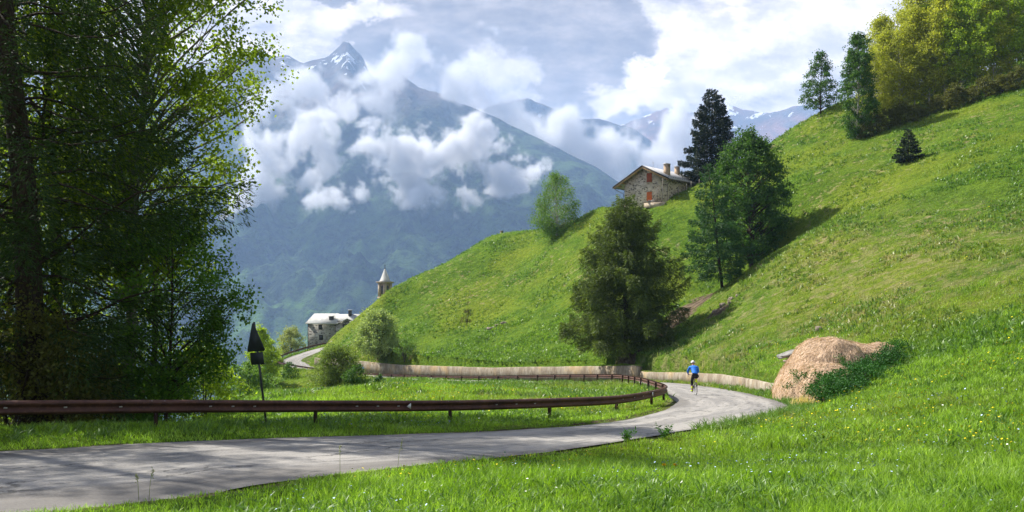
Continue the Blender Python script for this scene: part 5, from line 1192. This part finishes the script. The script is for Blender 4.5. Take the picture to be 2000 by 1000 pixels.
M_grass = grass_mat('meadow_grass', [(.050, .105, .010), (.105, .195, .018), (.18, .30, .035), (.34, .46, .12)])
M_weed = grass_mat('meadow_weeds', [(.045, .105, .018), (.10, .20, .030), (.18, .29, .06)], .35)
rng = np.random.RandomState(101)
def field(N, r0, r1, a0, a1, k=1.6, excl=.0):
    e = 2-k; u = rng.rand(N); r = (r0**e+u*(r1**e-r0**e))**(1/e); a = np.radians(a0+(a1-a0)*rng.rand(N)); x, y = r*np.sin(a), r*np.cos(a)
    z, lat, hw, rz, par = ground(x, y, full=True); ex = np.abs(lat)-hw
    edge = .22*np.abs(fbm(x*1.3, y*1.3, o=3, seed=33))*4
    ok = (ex > excl-.28+edge)
    on = wall_on(par) & (lat > 0); ok &= ~(on & (ex > WALL_OFF-.1) & (ex < WALL_OFF+.6)); ok &= ~(bare_at(x, y) > rng.rand(N)*.9)
    ok &= ~((heap_h(x, y) > .02))
    # thin, short growth on the bare strip between road and wall
    return x[ok], y[ok], z[ok], ex[ok], r[ok], lat[ok], on[ok]
gm = MB()
x, y, z, ex, r, lat, on = field(370000, 4.2, 60, -37, 37, 1.55)
tall = .55+.9*sstep(fbm(x/1.1, y/1.1, o=3, seed=51)+.5, .35, .75)
near_edge = .55+.45*sstep(ex, 0, 1.0)
h = .15*tall*near_edge*(r/9)**.18*rng.uniform(.55, 1.45, len(x)); w_ = .0052*(r/7)**.85*rng.uniform(.6, 1.4, len(x))
h = np.where(on & (ex < WALL_OFF), h*.8, h); h = np.where((lat < 0) & (r < 34), h*.62, h)
blades(x, y, z, h, w_, rng, gm, .75, 3)
grass_near = gm.build('grass', grass_mat('near_meadow_grass', [(.075, .15, .012), (.15, .27, .022), (.26, .42, .045), (.46, .62, .16)], .5)); tag(grass_near, 'fresh green meadow grass on both sides of the near road', 'grass', kind='stuff')
gm = MB(); x, y, z, ex, r, lat, on = field(260000, 45, 215, -33, 35, 1.25)
tall = .4+1.3*sstep(fbm(x/2.5, y/2.5, o=3, seed=52)+.5, .35, .75)
h = .24*tall*rng.uniform(.5, 1.5, len(x)); w_ = .030*(r/60)**.8*rng.uniform(.6, 1.4, len(x)); blades(x, y, z, h, w_, rng, gm, .8, 2)
o = gm.build('grass', M_grass); tag(o, 'grass covering the hillside above the road', 'grass', kind='stuff')
# broad-leaved meadow herbs
gm = MB(); x, y, z, ex, r, lat, on = field(9000, 4.6, 42, -37, 37, 1.45); kk_ = ex > .7+.5*rng.rand(len(x)); x, y, z, r = x[kk_], y[kk_], z[kk_], r[kk_]
for _ in range(7):
    n = len(x); jx, jy = x+rng.normal(size=n)*.035, y+rng.normal(size=n)*.035; s_ = (r/8)**.35
    blades(jx, jy, z, .13*s_*rng.uniform(.4, 1.4, n), .019*s_*rng.uniform(.6, 1.4, n), rng, gm, 1.1, 3)
o = gm.build('weeds', M_weed); tag(o, 'broad leaved herbs mixed through the meadow', 'weeds', kind='stuff')
# leafy hillside weeds: small upright clumps that give the far slopes their texture
gm = MB(); x, y, z, ex, r, lat, on = field(60000, 40, 190, -22, 35, 1.25); keepm = fbm(x/4, y/4, o=4, seed=66) > .0
x, y, z, r = x[keepm], y[keepm], z[keepm], r[keepm]
for _ in range(4):
    n = len(x); blades(x+rng.normal(size=n)*.14, y+rng.normal(size=n)*.14, z, rng.uniform(.12, .48, n), .12*(r/70)**.5*rng.uniform(.6, 1.3, n), rng, gm, 1.0, 2)
o = gm.build('weeds', M_weed); tag(o, 'leafy weeds spread over the hillside', 'weeds', kind='stuff')
# lush pale green herbs below the terrace, above the wall
gm = MB(); N_ = 26000; x = rng.uniform(-24, 13, N_); y = rng.uniform(80, 125, N_); z, lat, hw, rz, par = ground(x, y, full=True); ex = np.abs(lat)-hw
k_ = (lat > 0) & (ex > 1.6) & (ex < 16+4*fbm(x/6, y/6, o=2, seed=12)*4) & (fbm(x/2.5, y/2.5, o=3, seed=13) > -.08); x, y, z = x[k_], y[k_], z[k_]; n = len(x)
for _ in range(3): blades(x+rng.normal(size=n)*.15, y+rng.normal(size=n)*.15, z, rng.uniform(.15, .5, n), .13*rng.uniform(.6, 1.3, n), rng, gm, 1.2, 2)
o = gm.build('weeds', grass_mat('pale_herbs', [(.05, .11, .016), (.14, .25, .03), (.30, .42, .10)], .4)); tag(o, 'lush pale green herbs on the bank above the long wall', 'weeds', kind='stuff')
# grass hanging over the wall top
gm = MB(); n = 26000; pa = 12.2+rng.rand(n)*8.0; X_ = []; 
ii = pa*NS; fx = np.interp(ii, np.arange(len(RO)), RO[:, 0]); fy = np.interp(ii, np.arange(len(RO)), RO[:, 1]); nx = np.interp(ii, np.arange(len(RO)), RN[:, 0]); ny = np.interp(ii, np.arange(len(RO)), RN[:, 1])
off = WALL_OFF+.22+.55*rng.rand(n); x, y = fx+nx*off, fy+ny*off
zt = np.array([topz(tops if p_ > wl_par else topsR, yy_) for p_, yy_ in zip(pa, y)]); hh_ = fbm(x/1.5, y/1.5, o=3, seed=81)+.55
blades(x, y, zt-.02, .42*np.clip(hh_, .15, 1)*rng.uniform(.5, 1.3, n), .03+0*x, rng, gm, 1.0, 2)
pw = 12.3+rng.rand(9000)*3.2; ii = pw*NS; fx = np.interp(ii, np.arange(len(RO)), RO[:, 0]); fy = np.interp(ii, np.arange(len(RO)), RO[:, 1]); nx = np.interp(ii, np.arange(len(RO)), RN[:, 0]); ny = np.interp(ii, np.arange(len(RO)), RN[:, 1]); off = .1+.7*rng.rand(9000)
x, y = fx+nx*off, fy+ny*off; z = np.interp(ii, np.arange(len(RO)), RZ)-KS*y; hh_ = np.clip(fbm(x/1.2, y/1.2, o=3, seed=82)+.5, .1, 1)
blades(x, y, z-.02, .42*hh_*rng.uniform(.4, 1.2, 9000), .022+0*x, rng, gm, .8, 2)
o = gm.build('weeds', M_grass); tag(o, 'grass fringe along the top and foot of the retaining wall', 'grass', kind='stuff')
# coarse weeds on the verge between the outer road edge and the straw heap
gm = MB(); n = 7000; pw = 9.2+rng.rand(n)*3.4; ii = pw*NS; oi = np.arange(len(RO)); fx = np.interp(ii, oi, RO[:, 0]); fy = np.interp(ii, oi, RO[:, 1]); nx = np.interp(ii, oi, RN[:, 0]); ny = np.interp(ii, oi, RN[:, 1]); off = -.12+1.1*rng.rand(n)**.9
x, y = fx+nx*off, fy+ny*off; k_ = fbm(x*1.2, y*1.2, o=3, seed=44) > -.12; x, y = x[k_], y[k_]; blades(x, y, ground(x, y), rng.uniform(.08, .38, len(x)), rng.uniform(.012, .034, len(x)), rng, gm, 1.0, 2)
o = gm.build('weeds', M_weed); tag(o, 'coarse weeds on the verge beside the bend below the straw heap', 'weeds', kind='stuff')
# flowers
def flowers(name, N, col, size, r0, r1, a0, a1, label, hgt, thr, seed, scale=4.0):
    m, b, p = matnew(name, .6, .2); p.inputs['Base Color'].default_value = (*col, 1)
    x, y, z, ex, r, lat, on = field(N, r0, r1, a0, a1, 1.2); k = (fbm(x/scale, y/scale, o=2, seed=seed) > thr) & (ex > .5); x, y, z, r = x[k], y[k], z[k], r[k]
    n = len(x); s_ = size*(r/10)**.55*rng.uniform(.6, 1.3, n); zz = z+hgt*rng.uniform(.7, 1.3, n)*(r/10)**.2; mb = MB()
    tl = rng.normal(size=(n, 2))*.35; V = []
    for q_ in range(6): a = q_/6*6.283; V.append(np.stack([x+np.cos(a)*s_, y+np.sin(a)*s_, zz+s_*(np.cos(a)*tl[:, 0]+np.sin(a)*(tl[:, 1]-.5))], -1))
    V = np.stack(V, 1).reshape(-1, 3); mb.add(V, np.arange(n*6).reshape(-1, 6)); o = mb.build(name, m); tag(o, label, 'flowers', kind='stuff'); return o
flowers('buttercups', 9000, (.85, .66, .01), .013, 9, 60, -12, 37, 'tiny yellow flowers scattered through the meadow', .17, .02, 91)
flowers('hillside_flowers', 9000, (.72, .60, .02), .014, 60, 190, -22, 33, 'yellow flowers speckling the hillside', .25, .08, 92, 14)
flowers('forget_me_nots', 3200, (.50, .62, .90), .012, 5, 26, -18, 37, 'small pale blue flowers in the near grass', .17, .03, 93, 2.0)
flowers('clover_blossoms', 900, (.80, .78, .74), .012, 5, 22, -18, 37, 'small white blossoms in the near grass', .16, .0, 94, 3.0)
M_stem = simple('flower_stem', (.07, .17, .02)); M_dand = simple('dandelion_yellow', (.85, .60, .01), (.75, .45, .01), 30, .7)
for px, lb in ((1297, 'left one of the two big yellow dandelions in the near meadow'), (1319, 'right one of the two big yellow dandelions in the near meadow')):
    d = 11.2; x_, y_, z_ = on_ground(px, d); e = empty('dandelion', (x_, y_, z_)); tag(e, lb, 'flower', 'dandelions in the near meadow')
    zt_ = (EYE+(HYP-911)/FPX*d)-z_; zt_ = max(zt_, .15)
    q = MB(); q.tube([(0, 0, -.02), (.01, 0, zt_*.5), (0, 0, zt_)], .004, 5); q.build('stem', M_stem, e)
    q = MB(); C = np.zeros((70, 3))+[0, 0, zt_]; D = rng.normal(size=(70, 3))*[1, 1, .35]+[0, 0, .35]; leaf_quads(C, .034+0*C[:, 0], D, .3, rng, q); q.build('blossom', M_dand, e)
# dark leafy weed standing at the road edge
L_dock = leaf_mat('dock_leaves', [(.02, .075, .012), (.045, .13, .018), (.09, .21, .03)], .35)
for px, d, hh_, lb in ((1296, 17.0, .34, 'dark leafy weed clump standing up at the near road edge'), (1225, 16.6, .28, 'lower weed clump left of the tall dark one at the road edge')):
    x_, y_, z_ = on_ground(px, d); e = empty('leafy_weed', (x_, y_, z_)); tag(e, lb, 'weed', 'weed clumps at the road edge')
    st = MB(); lf = MB()
    for k_ in range(9):
        a = rng.rand()*6.28; t_ = np.array([math.cos(a)*.18, math.sin(a)*.18, hh_*rng.uniform(.6, 1.1)]); st.tube([(0, 0, -.03), t_*.55+[0, 0, .03], t_], [.006, .004, .002], 4, False)
        m_ = 16; u = rng.rand(m_)[:, None]; leaf_quads(t_[None]*(.25+.75*u), .085*rng.uniform(.7, 1.3, m_), rng.normal(size=(m_, 3))*[1, 1, .4]+[0, 0, .3], .32, rng, lf)
    st.build('stem', M_stem, e); lf.build('foliage', L_dock, e)
# thin seed stalks rising in front of the road
M_stalk = simple('seed_stalk', (.32, .34, .14))
for px, d, hh_, tl, lb in ((664, 10.2, .50, 0, 'brownish seed stalk standing left of the pale one before the road'), (775, 11.0, .52, .08, 'thin pale grass stalk slanting right before the grey road'), (272, 8.5, .34, -.03, 'thin stalk leftmost at the near verge'), (290, 8.6, .40, .05, 'thin stalk beside the leftmost one at the near verge')):
    x_, y_, z_ = on_ground(px, d); e = empty('grass_stalk', (x_, y_, z_)); tag(e, lb, 'grass stalk', 'single stalks before the road')
    q = MB(); q.tube([(0, 0, -.02), (tl*.4, 0, hh_*.6), (tl, 0, hh_)], [.0035, .003, .002], 5); q.build('stem', M_stalk, e)
    q = MB(); u = rng.rand(26)[:, None]; leaf_quads(np.array([[tl*.8, 0, hh_*.72]])*(1-u)+np.array([[tl, 0, hh_]])*u, .028+0*u[:, 0], rng.normal(size=(26, 3))+[0, 0, .8], .4, rng, q); q.build('seed_head', M_stalk, e)
